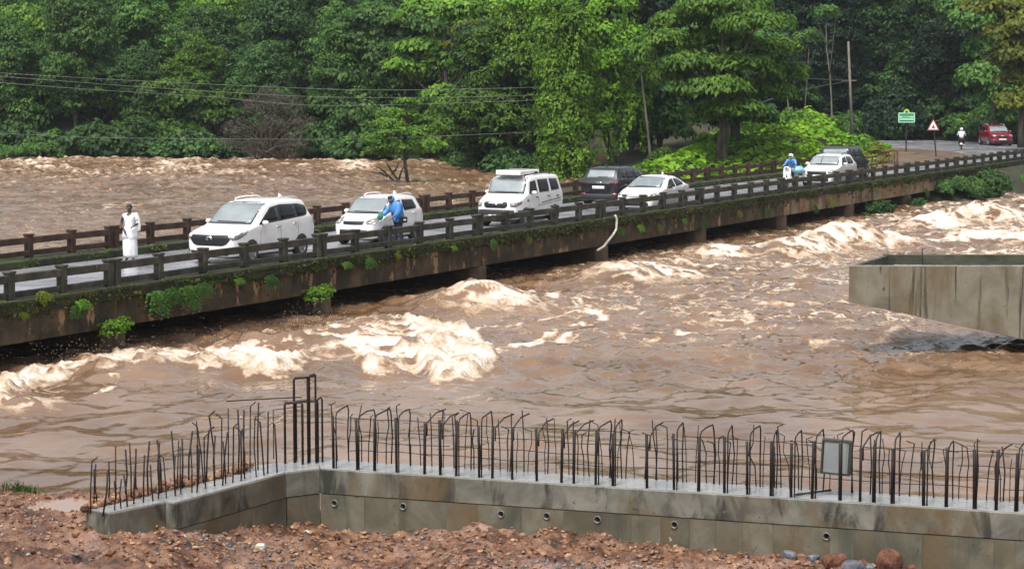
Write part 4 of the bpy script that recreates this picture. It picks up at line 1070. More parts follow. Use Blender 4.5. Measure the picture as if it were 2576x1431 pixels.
hero('bank_tree', 'mid green tree behind the yellow green one at the right edge', (2500, 330), 176, [(2440, 60, 60, 40), (2480, 130, 50, 40), (2460, 200, 45, 40), (2520, 240, 60, 50), (2420, 20, 60, 30), (2560, 300, 60, 24)], L_mid, 460, 24, .40, .55, 43, front=.6)
hero('flooded_tree', 'small tree with layered green sprays standing alone in the flood, its trunk in the water', (1022, 453), None, [(1025, 262, 32, 12), (1000, 290, 50, 14), (1040, 305, 48, 14), (970, 318, 48, 14), (1060, 335, 40, 14), (1010, 340, 60, 16), (945, 352, 40, 14), (1075, 365, 30, 14), (1000, 375, 60, 15), (955, 388, 45, 12), (1050, 385, 45, 12)], L_light, 300, 22, .20, .30, 44, flat=.28, up=1.0, front=.5, r=.13, trunk=(1020, 270), depth=1.2)
# drowned bare branches beside it
b = P(995, 452, ZU)
bs = thing('drowned_branches', 'bare drowned branches sticking out of the flood left of the small flooded tree', 'branch', b)
for k, pts in enumerate((((990, 455), (965, 430), (940, 415)), ((975, 445), (958, 436), (935, 434)), ((1000, 452), (978, 420), (970, 405)), ((985, 440), (1000, 420), (1003, 408)), ((1003, 452), (1010, 430), (1018, 415)))):
    q = [Q(x, y, b.y + .3 * k) - b for x, y in pts]
    MB().tube(q, [.075, .05, .02], 5).build('branch', M_bark, bs)
# grey twiggy bush
gb = thing('twiggy_bush', 'leafless grey brown twiggy bush hanging over the water on the far bank', 'bush', P(690, 402, ZU))
b = gb.location.copy(); k = b.y / F
lob = []
for x, y, rx, ry in ((672, 252, 26, 18), (640, 285, 40, 22), (722, 275, 38, 24), (605, 335, 40, 22), (690, 330, 46, 30), (755, 325, 30, 24), (648, 378, 50, 22), (585, 372, 30, 16), (745, 378, 40, 20), (700, 300, 30, 50)):
    c = Q(x, y, b.y - 1.0) - b; lob.append((c.x, c.y, c.z, rx * k, rx * k * .8, ry * k))
link('crown', crown_mesh('crown', lob, 480, 24, .20, .45, L_dry, 51, flat=.8, up=.5, jit=.7, asp=.26, front=.6), None, gb)
mb = MB(); rg_ = random.Random(3)
for i in range(46):
    l = rg_.choice(lob); e = Vector(l[:3]) + Vector((rg_.uniform(-1, 1) * l[3], -abs(rg_.uniform(.2, 1)) * l[4], rg_.uniform(-1, 1) * l[5]))
    s = Vector((rg_.uniform(-1.5, 1.5), -.3, -.4)); mid = s.lerp(e, .5) + Vector((rg_.uniform(-.5, .5), -.5, rg_.uniform(0, .9)))
    mb.tube([s, mid, e], [.06, .045, .02], 4)
mb.build('branches', M_palebark, gb)
hero('bank_bush', 'low grassy green clump awash at the left end of the far shore', (60, 403), 163, [(40, 385, 40, 14), (80, 380, 30, 12), (10, 390, 30, 12)], L_mid, 120, 22, .3, .35, 52, up=.3, jit=.8, asp=.2, r=.05)
# thin pale trunks and the pole in the wood
for (x0, y0, x1, y1, Y, r_, lab) in ((2100, 335, 2078, 60, 178, .09, 'thin pale tree trunk left of the leaning pole in the dark wood'), (1640, 300, 1612, 170, 134, .10, 'pale bare leaning trunk beside the big broad leaved tree'), (1990, 330, 1975, 150, 176, .07, 'slim pale trunk just right of the big broad leaved tree'), (2020, 335, 2035, 120, 180, .06, 'slim dark trunk standing between the broad leaved tree and the thin pale trunk')):
    a = Q(x0, y0, Y); e = Q(x1, y1, Y); g = gz(a.x, a.y)
    t = thing('thin_tree', lab, 'tree', (a.x, a.y, g))
    e = e - t.location
    link('trunk', trunk_mesh('trunk', (0, 0, -.3), e, r_, [e + Vector((.8, .2, .5)), e + Vector((-.9, 0, .7))], M_palebark, int(x0)), None, t)
    link('crown', crown_mesh('crown', [(e.x, e.y, e.z + .6, 1.2, 1.2, .7)], 24, 20, .3, .4, L_mid, int(x0)), None, t)
a = Q(2146, 345, 174); e = Q(2134, 105, 174); g = gz(a.x, a.y)
up_ = thing('utility_pole', 'leaning grey pole carrying wires at the edge of the dark wood', 'pole', (a.x, a.y, g))
MB().tube([(0, 0, -.5), e - up_.location], [.13, .09], 8).build('pole', M_palebark, up_, smooth=True)
pt = Q(2136, 203, 174) - up_.location
MB().box(pt, (1.2, .09, .09)).build('cross_arm', M_palebark, up_)
M_wire = mat('wire', [(0.10, 0.105, 0.11)], 1, .5)
def wire(lab, pts, Y0, Y1, r_, group='wires strung above the flood'):
    n = len(pts); q = [Q(x, y, Y0 + (Y1 - Y0) * i / (n - 1)) for i, (x, y) in enumerate(pts)]
    # smooth sag between points given in image pixels
    out = []
    for i in range(n - 1):
        p0, p1, p2, p3 = q[max(i - 1, 0)], q[i], q[i + 1], q[min(i + 2, n - 1)]
        for k in range(6):
            t = k / 6; out.append(0.5 * ((2 * p1) + (p2 - p0) * t + (2 * p0 - 5 * p1 + 4 * p2 - p3) * t * t + (3 * p1 - p0 - 3 * p2 + p3) * t ** 3))
    out.append(q[-1])
    return tag(MB().tube(out, r_, 5).build('power_line', M_wire), lab, 'wire', group)
wire('topmost power line over the flood', [(-300, 165), (100, 190), (310, 202), (700, 220), (950, 227), (1288, 222), (1500, 212)], 150, 138, .014)
wire('second power line from the top over the flood', [(-300, 170), (100, 200), (370, 220), (740, 242), (1000, 246), (1288, 242), (1500, 232)], 149, 137, .014)
wire('third power line from the top over the flood', [(-300, 185), (150, 220), (365, 234), (540, 245), (780, 265), (1075, 262), (1400, 250)], 148, 136, .014)
wire('lowest power line, crossing just above the far shore', [(-300, 325), (100, 340), (270, 347), (620, 350), (900, 350), (1240, 337), (1400, 330)], 150, 137, .013)
wire('upper wire from the leaning pole into the broad leaved tree', [(2134, 203), (2000, 197), (1880, 195)], 174, 134, .03, 'wires of the leaning pole')
wire('lower wire from the leaning pole into the broad leaved tree', [(2134, 205), (2040, 222), (1940, 250), (1860, 280)], 174, 132, .03, 'wires of the leaning pole')
# undergrowth on the far shore and in front of the wood
bush_me = [crown_mesh('crown', [(0, 0, .7, 1.5, 1.3, .9), (1.1, .2, .4, .9, .9, .6), (-1.0, -.2, .5, .9, .9, .7)], 110, 22, .30, .32, m, 60 + i) for i, m in enumerate((L_dark, L_mid, L_light))]
under_me = [crown_mesh('crown', [(0, 0, 1.6, 3.2, 2.6, 2.0), (2.4, .2, 1.0, 2.0, 2.0, 1.4), (-2.2, -.2, 1.2, 2.0, 2.0, 1.6), (.6, .5, 3.0, 1.8, 1.6, 1.4)], 330, 24, .32, .5, m, 65 + i) for i, m in enumerate((L_woodshade, L_dark))]
def bush(x, y, k, s, lab, group):
    o = link('bush', bush_me[k], None, loc=(x, y, gz(x, y) - .15), rotz=rg.uniform(0, 6.28)); o.scale = (s, s, s * rg.uniform(.8, 1.2))
    return tag(o, lab, 'bush', group)
for i in range(34):
    x = -260 + i * 48 + rg.uniform(-16, 16)
    if 570 < x < 780: continue
    sy = float(np.interp(x, [-1500, -200, 300, 700, 1150, 1235, 1330, 1450], [388, 397, 399, 400, 403, 428, 440, 447])); b = P(x, sy, ZU)
    bush(b.x, b.y + rg.uniform(.6, 1.8), rg.choice((0, 0, 1)), rg.uniform(.9, 1.5), ('low', 'tall', 'broad', 'thick', 'leaning')[i % 5] + ' leafy bush touching the far waterline, ' + over(x), 'bushes on the far shore')
for i in range(44):
    x = 1990 + i * 17 + rg.uniform(-10, 10); Y = (184.5 if x < 2450 else 178) + rg.uniform(0, 3); X = (x - CX) / F * Y
    if sdist(np.array([X]), np.array([Y]), ROAD)[0] > -1.6: Y += 4
    bush((x - CX) / F * Y, Y, rg.choice((0, 0, 0, 1)), rg.uniform(1.0, 1.5), ('low', 'tall', 'broad', 'ragged', 'thin', 'thick')[i % 6] + ' dark roadside bush on the cut bank, ' + over(x), 'bushes behind the road bend')
for i in range(46):
    x = 1900 + i * 16 + rg.uniform(-14, 14); Y = 191 + (i * 7 % 20) + rg.uniform(-1, 1)
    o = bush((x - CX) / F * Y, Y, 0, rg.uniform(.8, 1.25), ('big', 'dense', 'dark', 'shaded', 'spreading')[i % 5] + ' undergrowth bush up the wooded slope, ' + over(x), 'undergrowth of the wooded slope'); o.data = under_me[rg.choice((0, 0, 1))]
nsh = 0
for i in range(150):
    px, py = rg.uniform(2375, 2720), rg.uniform(462, 520)
    w_ = P(px, py, -.5)
    for _ in range(12):
        w_ = P(px, py, .5 * gz(w_.x, w_.y) + .5 * w_.z + .0)
    if proj((w_.x, w_.y, gz(w_.x, w_.y) + 1.9 * (.42 + max(0, py - 485) * .012)))[1] < 758 - (px - 35) * .138: continue
    if not (-1.6 < gz(w_.x, w_.y) < .2) or nsh > 27: continue
    nsh += 1
    bush(w_.x, w_.y, rg.choice((0, 0, 1)), rg.uniform(.28, .42) + max(0, py - 485) * .012, ('low', 'tangled', 'leafy', 'dark', 'small')[i % 5] + ' shrub on the red bank %s' % ('at the right picture edge' if px > 2540 else 'against the last bridge pier' if px < 2440 else 'just under the end of the railing' if py < 490 else 'at the waterline below the railing'), 'bushes on the red bank')
# bright creepers over the bank between the bridge and the wood
rng = np.random.default_rng(17)
COVER = [P(x, y, z) for x, y, z in ((1600, 458, -.6), (1630, 428, 0), (1720, 395, .3), (1800, 372, .6), (1880, 352, .8), (1990, 345, 1.0), (2120, 345, .8), (2225, 352, .2), (2232, 372, 0), (2185, 392, 0), (2200, 412, 0), (2120, 428, 0), (1900, 447, -.2), (1750, 460, -.5))]
n = 60000
x = rng.uniform(5, 34, n); y = rng.uniform(105, 190, n)
k = sdist(x, y, COVER) > -.4; x, y = x[k], y[k]
cl_ = fbm(x * .45, y * .3, 91, 4)
h = np.clip(.60 + cl_ * .65, 0.05, 1.7) * np.clip((sdist(x, y, COVER) + .6) / 2.5, .1, 1)
g_ = ground(x, y)
C = np.stack([x, y, g_ + h * rng.uniform(.75, 1.0, len(x)) + .05], -1)
e = .25
gx = (fbm((x + e) * .45, y * .3, 91, 4) - cl_) / e * .55; gy = (fbm(x * .45, (y + e) * .3, 91, 4) - cl_) / e * .55
Nn = norm(np.stack([-gx, -gy, np.ones_like(gx)], -1) + rng.normal(size=(len(x), 3)) * .30)
me = leaves_mesh('creeper_cover', C, Nn, rng.normal(size=(len(x), 3)) * np.array([1, 1, .2]), rng.uniform(.22, .52, len(x)), np.clip(.5 + .5 * fbm(x * .25, y * .15, 92, 3) + rng.normal(0, .15, len(x)), 0, 1), L_cover, .75)
tag(link('creeper_cover', me), 'bright green creepers covering the bank beside the far end of the bridge', kind='stuff')
for x, y, Y, s, lab in ((2165, 332, 152, .8, 'big leaved bright bush at the top of the creeper bank'), (2195, 345, 150, .6, 'big leaved bush at the right end of the creeper bank'), (2010, 330, 150, .8, 'bright leafy mound on the creeper bank under the thin trunks'), (1900, 355, 146, .8, 'leafy mound under the broad leaved tree'), (1780, 385, 138, .75, 'leafy green mound in the middle of the creeper bank'), (1680, 420, 130, .7, 'leafy green mound low on the creeper bank near the bridge rail'), (2090, 335, 153, .7, 'leafy bush on the crest of the creeper bank')):
    b = Q(x, y, Y); o = link('bush', bush_me[2], None, loc=(b.x, b.y, min(gz(b.x, b.y), b.z) - .1), rotz=x); o.scale = (s, s, s); tag(o, lab, 'bush')

# ferns and shoots rooted in the bridge
def fern_mesh(seed, n, L0, hang, m, up=.5):
    rng = np.random.default_rng(seed)
    C, Nn, T, S, ti = [], [], [], [], []
    for i in range(n):
        a = rng.uniform(-1.35, 1.35); l = L0 * rng.uniform(.5, 1.1); base = np.array([rng.normal(0, .09), 0, rng.normal(0, .04)])
        d = np.array([math.sin(a), .55 + .3 * rng.random(), .0])
        for s in np.linspace(.06, .9, 5):
            p = base * (1 - .8 * max(0, .3 - s)) + d * l * s * np.array([1, .55, 1]) + np.array([0, 0, l * (up * s - (up + hang) * s * s)])
            C.append(p); Nn.append(np.array([0, .5, .8])); T.append(d * np.array([1, .55, 1]) + np.array([0, 0, up - 2 * (up + hang) * s])); S.append(l * .34); ti.append(.3)
        for s in np.linspace(.15, 1, 7):
            p = base + d * l * s * np.array([1, .55, 1]) + np.array([0, 0, l * (up * s - (up + hang) * s * s)])
            for sd_ in (-1, 1):
                C.append(p + np.array([sd_ * .02, 0, 0]) + rng.normal(0, .012, 3)); Nn.append(np.array([0, .6, .8]) + rng.normal(0, .25, 3)); T.append(d + np.array([sd_ * .9, 0, -.5])); S.append(.10 * (1.15 - .6 * s)); ti.append(np.clip(rng.normal(.6, .2), 0, 1))
    return leaves_mesh('fern', np.array(C), norm(np.array(Nn)), norm(np.array(T)), np.array(S), np.array(ti), m, .55)
ferns = [fern_mesh(70, 34, .38, .9, L_mid), fern_mesh(71, 26, .30, .5, L_light), fern_mesh(72, 40, .45, 1.2, L_mid), fern_mesh(73, 22, .28, .8, L_yell)]
def fern(px, py, v, k, s, lab, sx=1.0):
    # root the plant on the vertical plane v of the bridge
    lo, hi = -40.0, 90.0
    for _ in range(50):
        u_ = (lo + hi) / 2
        if proj(W(u_, v, -.2))[0] < px: lo = u_
        else: hi = u_
    zl, zh = -3.0, 1.0
    for _ in range(40):
        z_ = (zl + zh) / 2
        if proj(W(lo, v, z_))[1] > py: zl = z_
        else: zh = z_
    o = link('fern', ferns[k], None, loc=W(lo, v, zl)); o.rotation_euler = (0, 0, BANG + R(180)); o.scale = (s * sx, s, s)
    return tag(o, lab, 'plant', 'ferns rooted in the bridge')
FERNS = [(390, 742, 2, 1.0, 1.3, 'dense fern fringe below the ledge left of the white car'), (430, 735, 0, 1.0, 1.2, 'middle of the fern fringe below the white car'), (470, 728, 2, 1.0, 1.3, 'fern fringe under the bonnet of the large white car'), (510, 720, 0, .9, 1.2, 'right end of the fern fringe below the white car'),
         (205, 762, 1, 1.0, 1, 'bright fern on the edge beam left of the first pier'), (190, 775, 0, .7, 1, 'drooping fern below the bright one left of the first pier'), (110, 742, 3, .8, 1, 'yellowish fern near the left end of the bridge'), (60, 790, 3, .5, 1, 'tiny pale plant low on the girder at the left end'),
         (600, 705, 1, .7, 1.2, 'low fern under the door of the large white car'), (680, 700, 0, .8, 1.2, 'fern under the rear wheel of the large white car'), (870, 665, 1, .8, 1.3, 'fern on the edge beam under the small white car'), (930, 655, 0, .7, 1.2, 'fern below the person in the blue raincoat'), (1000, 640, 3, .6, 1, 'yellowish fern right of the person in the blue raincoat'), (1140, 622, 1, .7, 1, 'fern below the post left of the van'), (1240, 608, 0, .7, 1, 'fern below the front of the white van'), (1330, 600, 3, .7, 1, 'yellowish fern below the rear of the white van'),
         (1555, 580, 1, 1.2, 1, 'bright spreading fern right of the drain pipe'), (1610, 572, 1, 1.1, 1, 'second bright fern right of the drain pipe'), (1660, 570, 3, .8, 1, 'yellowish fern under the back of the white coupe'), (1720, 555, 1, .9, 1, 'fern beyond the second pier from the drain pipe'), (1770, 560, 0, .8, 1, 'hanging fern in the middle of the far half of the bridge'), (1860, 535, 3, .8, 1, 'yellow green fern on the edge beam of the far half'), (1930, 530, 0, .9, 1, 'dark fern on the far half of the bridge'),
         (2090, 505, 3, 1.2, 1, 'tall yellowish plant hanging under the far white crossover'), (2050, 520, 0, .9, 1, 'hanging fern below the front of the far white crossover'), (2200, 478, 1, .9, 1, 'fern below the rear of the dark jeep'), (2280, 468, 3, 1.0, 1, 'yellow green plant on the bridge beyond the dark jeep'), (2450, 455, 1, 1.3, 1, 'bright plant hanging near the far end of the bridge'), (2440, 480, 0, 1.2, 1, 'dark plant trailing near the far end of the bridge'), (2330, 480, 0, 1.0, 1, 'plant trailing over the pale girder')]
for px, py, k, s, sx, lab in FERNS: fern(px, py, .24 if py < 2000 else .2, k, s, lab, sx)
pb_me = [crown_mesh('foliage', [(0, 0, 0, .42, .3, .22), (-.25, .05, .05, .3, .25, .2)], 70, 18, .085, .10, m, 80 + i) for i, m in enumerate((L_vine, L_dark))]
for px, py, v, k, s, lab in ((285, 832, .45, 0, 1.0, 'round green bush growing on the first pier from the left'), (798, 748, .45, 0, 1.1, 'round green bush growing on the pier below the large white car'), (1915, 600, .3, 1, .9, 'dark bush growing on the pier in the far half of the bridge'), (2200, 540, .5, 1, 2.4, 'big dark bush on the pier below the dark jeep'), (2300, 520, .3, 1, 1.6, 'dark bush on the pier beyond the jeep'), (2420, 490, .4, 1, 1.6, 'dark bush at the end pier of the bridge'), (2545, 478, .8, 1, 1.7, 'dark bushy growth over the far abutment'), (2520, 500, 1.0, 0, 2.0, 'green growth low on the far abutment')):
    o = fern(px, py, v, 0, s, lab); o.data = pb_me[k]; o.name = 'pier_bush'; tag(o, lab, 'bush', 'bushes on the piers')
# grass tuft on the left mud edge
t = [P(60, 1228, 1.3), P(35, 1230, 1.3), P(95, 1232, 1.3)]
gm = []
rng = np.random.default_rng(5); n = 260
c = np.array([t[i % 3][:] for i in range(n)]) + rng.normal(0, .10, (n, 3)) * np.array([1, 1, .0])
c[:, 2] = mud(c[:, 0], c[:, 1]) + .05
me = leaves_mesh('grass_tuft', c, norm(rng.normal(size=(n, 3)) * np.array([1, 1, .2])), np.tile([0, 0, 1.0], (n, 1)) + rng.normal(0, .35, (n, 3)), rng.uniform(.06, .16, n), rng.uniform(0, 1, n), L_mid, .10)
tag(link('grass_tuft', me), 'sparse green grass on the left edge of the mud bank', 'grass', kind='stuff')

for px, py, zz, k, s_, lab in ((2560, 468, -.6, 0, .55, 'dark bush on the red bank just below the far end of the railing'), (2590, 488, -.9, 0, .5, 'dark bush half way down the red bank at the right edge'), (2520, 480, -.9, 1, .5, 'green bush low on the red bank beside the last girder'), (2490, 470, -1.0, 0, .7, 'small dark bush against the last pier of the bridge')):
    b = P(px, py, zz); bush(b.x, b.y, k, s_, lab, 'bushes on the red bank')

# ------------------------------------------------------------------ damp air over the valley
hz = MB().box((15, 190, 17.5), (330, 400, 45)).build('haze', None)
hm = bpy.data.materials.new('damp_air'); hm.use_nodes = True
hn = hm.node_tree.nodes; hn.remove(hn['Principled BSDF'])
pv = hn.new('ShaderNodeVolumePrincipled'); pv.inputs['Density'].default_value = 0.00018; pv.inputs['Color'].default_value = (.80, .88, .95, 1); pv.inputs['Anisotropy'].default_value = 0.2
hm.node_tree.links.new(pv.outputs[0], hn['Material Output'].inputs['Volume'])
hz.data.materials.append(hm); tag(hz, 'thin damp haze lying over the river valley', 'haze', kind='stuff')

# hanging fringe of moss and small herbs along the edge beam
rng = np.random.default_rng(61); n = 15000
u = rng.uniform(-22, 79, n); zf = rng.random(n)
dens = fbm(u * .45, u * 0 + 1.5, 63, 4) + fbm(u * 2.2, zf * 2, 64, 2) * .5
k = dens > rng.uniform(-.35, .75, n); u, zf = u[k], zf[k]; n = len(u)
z = -.02 - .52 * zf ** 1.6 * np.clip(.65 + fbm(u * .6, u * 0, 65, 3) * .6, .15, 1.3)
v = np.where(z > -.315, .215, .075) + rng.uniform(0, .05, n)
C = np.stack([BO.x + u * DX + v * NX, BO.y + u * DY + v * NY, z], -1)
Nn = norm(np.array([NX, NY, .55]) + rng.normal(size=(n, 3)) * .45); T = np.array([0, 0, -1.0]) + rng.normal(size=(n, 3)) * .55
me = leaves_mesh('moss_fringe', C, Nn, T, rng.uniform(.035, .11, n) * np.where(np.arange(n) % 9 == 0, 1.5, 1), np.clip(rng.normal(.30, .24, n) + .35 * fbm(u * .8, u * 0, 66, 2), 0, 1), leaf_mat('moss_fringe_leaves', (.010, .018, .004), (.085, .125, .014)), .5)
tag(link('moss_fringe', me), 'hanging fringe of moss and little herbs along the downstream edge of the bridge', kind='stuff')
# ------------------------------------------------------------------ vehicles
def paint(name, c, rough=.22, coat=.6, spec=.5):
    return mat(name, [tuple(x * .92 for x in c), c], 1.3, rough, coat=coat, spec=spec, second=((.9 * c[0], .84 * c[1], .76 * c[2]), 2.0, .50, .75, (1, 1, 2.2)))
M_white = paint('white_paint', (0.86, 0.86, 0.86))
M_black = paint('black_paint', (0.012, 0.014, 0.018))
M_navy = paint('dark_blue_grey_paint', (0.016, 0.021, 0.028))
M_red = paint('red_paint', (0.22, 0.008, 0.028))
M_glass = mat('car_glass', [(0.006, 0.008, 0.010)], 1, 0.06, spec=.35)
M_screen = mat('sky_pale_glass', [(0.17, 0.21, 0.225), (0.27, 0.305, 0.31)], 1.2, 0.05, spec=.9, coat=1.0)  # grey blue of the reflected sky put into the glass colour
M_trim = mat('black_trim', [(0.010, 0.010, 0.012)], 1, 0.45)
M_clad = mat('grey_cladding', [(0.03, 0.03, 0.034)], 1, .6)
M_lamp = mat('headlamp', [(0.30, 0.29, 0.26), (0.10, 0.10, 0.10), (0.48, 0.45, 0.40)], 9, 0.08, coat=1.0)
M_tail = mat('tail_lamp', [(0.20, 0.008, 0.015), (0.32, 0.03, 0.045)], 9, 0.1, coat=1.0)
M_plate = mat('number_plate', [(0.75, 0.75, 0.72)], 1, .4)
M_chrome = mat('chrome', [(0.6, 0.6, 0.62)], 1, .12, metallic=1)
M_tyre = mat('tyre', [(0.012, 0.012, 0.013), (0.03, 0.028, 0.026)], 6, .85)
M_rim = mat('rim', [(0.30, 0.30, 0.32), (0.45, 0.45, 0.46)], 5, .3, metallic=.6)
M_letter = mat('plate_letters', [(0.02, 0.02, 0.02)], 1, .5)

def car_body(sp):
    L, Wd, H, gc = sp['L'], sp['W'] / 2, sp['H'], sp.get('gc', .20)
    cx, cz = sp['cowl']; rf, rr = sp['rf'], sp['rr']; rb, rbz = sp['rb']; nz = sp['nose']
    bf, br = sp['belt']; rw = sp.get('roofw', .78); hw = sp.get('hoodw', .86)
    pl = lambda x: bf + (br - bf) * (x - cx) / (rb - cx)
    st = [(0.0, gc + .06, nz - .20, nz - .12, .78, .80, .62), (.07, gc, nz - .13, nz - .03, .90, .90, .74), (.40, gc, nz - .05, nz + .03, .985, .97, hw * .96),
          (.5 * (cx + .45), gc, (nz + cz) / 2 - .05, (nz + cz) / 2 + .04, 1, 1, hw), (cx - .10, gc, bf - .03, cz - .01, 1, 1, hw), (cx + .04, gc, bf, cz + .05, 1, 1, hw * .97),
          ((cx + rf) / 2, gc, pl((cx + rf) / 2), cz + (H - cz) * .62, 1, 1, (hw + rw) / 2), (rf - .04, gc, pl(rf), H - .07, 1, 1, rw), (rf + .25, gc, pl(rf + .25), H - .015, 1, 1, rw),
          ((rf + rr) / 2, gc, pl((rf + rr) / 2), H, 1, 1, rw), (rr - .2, gc, pl(rr), H - .02, 1, 1, rw * .98), (rr, gc, pl(rr), H - .06, 1, .99, rw * .95),
          ((rr + rb) / 2, gc, br, rbz + (H - rbz) * .55, .99, .98, rw * .95), (rb, gc + .02, br - .02, rbz + .03, .975, .96, .80), (L - .06, gc + .04, br - .10, rbz - .06, .92, .92, .76), (L, gc + .10, br - .18, rbz - .16, .80, .80, .66)]
    rows = []
    for (x, zb, zbe, zt, wb, wbe, wt) in st:
        X = L / 2 - x; p4 = (Wd * wbe, zbe); p5 = (Wd * wt, zt - .03)
        lp = lambda t: (p4[0] + (p5[0] - p4[0]) * t, p4[1] + (p5[1] - p4[1]) * t)
        half = [(0, zb), (Wd * wb * .86, zb), (Wd * wb * .975, zb + .09), (Wd * wbe * 1.005, zb + (zbe - zb) * .55), p4, lp(.10), lp(.86), p5, (Wd * wt * .62, zt + .005), (0, zt + .015)]
        rows.append([Vector((X, y, z)) for y, z in half])
    n = len(rows[0]); verts, idx = [], []
    for r in rows:
        ids = []
        for k, p in enumerate(r): ids.append(len(verts)); verts.append(p)
        mir = []
        for k, p in enumerate(r):
            if k in (0, n - 1): mir.append(ids[k])
            else: mir.append(len(verts)); verts.append(Vector((p.x, -p.y, p.z)))
        idx.append((ids, mir))
    fs = []
    for i in range(len(rows) - 1):
        (a, am), (b, bm_) = idx[i], idx[i + 1]
        for k in range(n - 1):
            fs.append((a[k], b[k], b[k + 1], a[k + 1])); fs.append((am[k + 1], bm_[k + 1], bm_[k], am[k]))
    for e, sgn, bul in ((0, 1, .07), (len(rows) - 1, -1, .05)):
        ids, mir = idx[e]; cen = [ids[0]]
        for k in range(1, n - 1):
            p = rows[e][k]; cen.append(len(verts)); verts.append(Vector((p.x + sgn * bul, 0, p.z)))
        cen.append(ids[n - 1])
        for k in range(n - 1):
            for q in ((ids[k], ids[k + 1], cen[k + 1], cen[k]), (cen[k], cen[k + 1], mir[k + 1], mir[k])):
                q2 = [];
                for v in q:
                    if v not in q2: q2.append(v)
                fs.append(tuple(q2 if sgn > 0 else q2[::-1]))
    me = bpy.data.meshes.new('body'); me.from_pydata([tuple(v) for v in verts], [], fs)
    bm = bmesh.new(); bm.from_mesh(me); bmesh.ops.recalc_face_normals(bm, faces=bm.faces[:]); bm.to_mesh(me); bm.free()
    tmp = bpy.data.objects.new('tmp_body', me); COL.objects.link(tmp)
    md = tmp.modifiers.new('s', 'SUBSURF'); md.levels = 2; md.render_levels = 2
    out = bpy.data.meshes.new_from_object(tmp.evaluated_get(bpy.context.evaluated_depsgraph_get()))
    bpy.data.objects.remove(tmp); out.name = 'body'
    out.polygons.foreach_set('use_smooth', [True] * len(out.polygons))
    return out
def bvh_of(me):
    return BVHTree.FromPolygons([v.co.copy() for v in me.vertices], [tuple(p.vertices) for p in me.polygons])
def patch(name, poly, side, bvh, off, m, parent, yaw=0, th=.012, step=.10, sgn=1):
    """a thin shell laid on the body: poly is drawn on the plane facing that side and pressed on to it"""
    bm = bmesh.new(); vs = [bm.verts.new((a, b, 0)) for a, b in poly]; bm.faces.new(vs)
    for ax in (0, 1):
        lo, hi = min(p[ax] for p in poly), max(p[ax] for p in poly); k = int((hi - lo) / step)
        for i in range(1, k + 1):
            no = (1, 0, 0) if ax == 0 else (0, 1, 0); co = [0, 0, 0]; co[ax] = lo + (hi - lo) * i / (k + 1)
            bmesh.ops.bisect_plane(bm, geom=bm.verts[:] + bm.edges[:] + bm.faces[:], plane_co=co, plane_no=no)
    inn = {}
    t = math.tan(yaw)
    for v in bm.verts:
        a, b = v.co.x, v.co.y
        if side in 'FB':
            s = 1 if side == 'F' else -1
            o = Vector((s * 6, a + sgn * (6 - abs(parent['half'])) * t, b)); d = Vector((-s, -sgn * t, 0)).normalized()
        elif side == 'T': o = Vector((a, b, 6)); d = Vector((0, 0, -1))
        else:
            s = 1 if side == 'L' else -1; o = Vector((a, 6 * s, b)); d = Vector((0, -s, 0))
        h, nn, _, _ = bvh.ray_cast(o, d)
        if h is None: h, nn, _, _ = bvh.find_nearest(o + d * 4.5)
        if nn.dot(d) > 0: nn = -nn
        v.co = h + nn * off; inn[v] = h - nn * th
    for f in bm.faces[:]:
        pass
    be = [e for e in bm.edges if e.is_boundary]; mp_ = {}
    for e in be:
        for v in e.verts:
            if v not in mp_: mp_[v] = bm.verts.new(inn[v])
    for e in be: bm.faces.new((e.verts[0], e.verts[1], mp_[e.verts[1]], mp_[e.verts[0]]))
    bmesh.ops.recalc_face_normals(bm, faces=bm.faces[:])
    me = bpy.data.meshes.new(name); bm.to_mesh(me); bm.free()
    me.polygons.foreach_set('use_smooth', [True] * len(me.polygons))
    return link(name, me, m, parent)
def wheel_parts(parent, x, y, r, w, rim):
    s = 1 if y > 0 else -1
    ty = MB().lathe([(r * .62, -w / 2), (r * .93, -w / 2), (r, -w * .32), (r, w * .32), (r * .93, w / 2), (r * .62, w / 2), (r * .62, -w / 2)], 20, axis='Y').build('wheel', M_tyre, parent, smooth=True, loc=(x, y - s * w / 2 + s * .025, r))
    mb = MB().lathe([(r * .64, -w * .3), (r * .64, w * .46), (r * .56, w * .46), (r * .52, w * .25), (0.001, w * .3)] if s > 0 else [(r * .64, w * .3), (r * .64, -w * .46), (r * .56, -w * .46), (r * .52, -w * .25), (0.001, -w * .3)], 16, axis='Y')
    for k in range(5):
        a = 2 * math.pi * k / 5; c = Vector((math.cos(a) * r * .3, s * w * .38, math.sin(a) * r * .3))
        mb.box(c, (r * .5, w * .12, r * .16), rot=Matrix.Rotation(-a, 3, 'Y'))
    mb.build('rim', rim, ty)
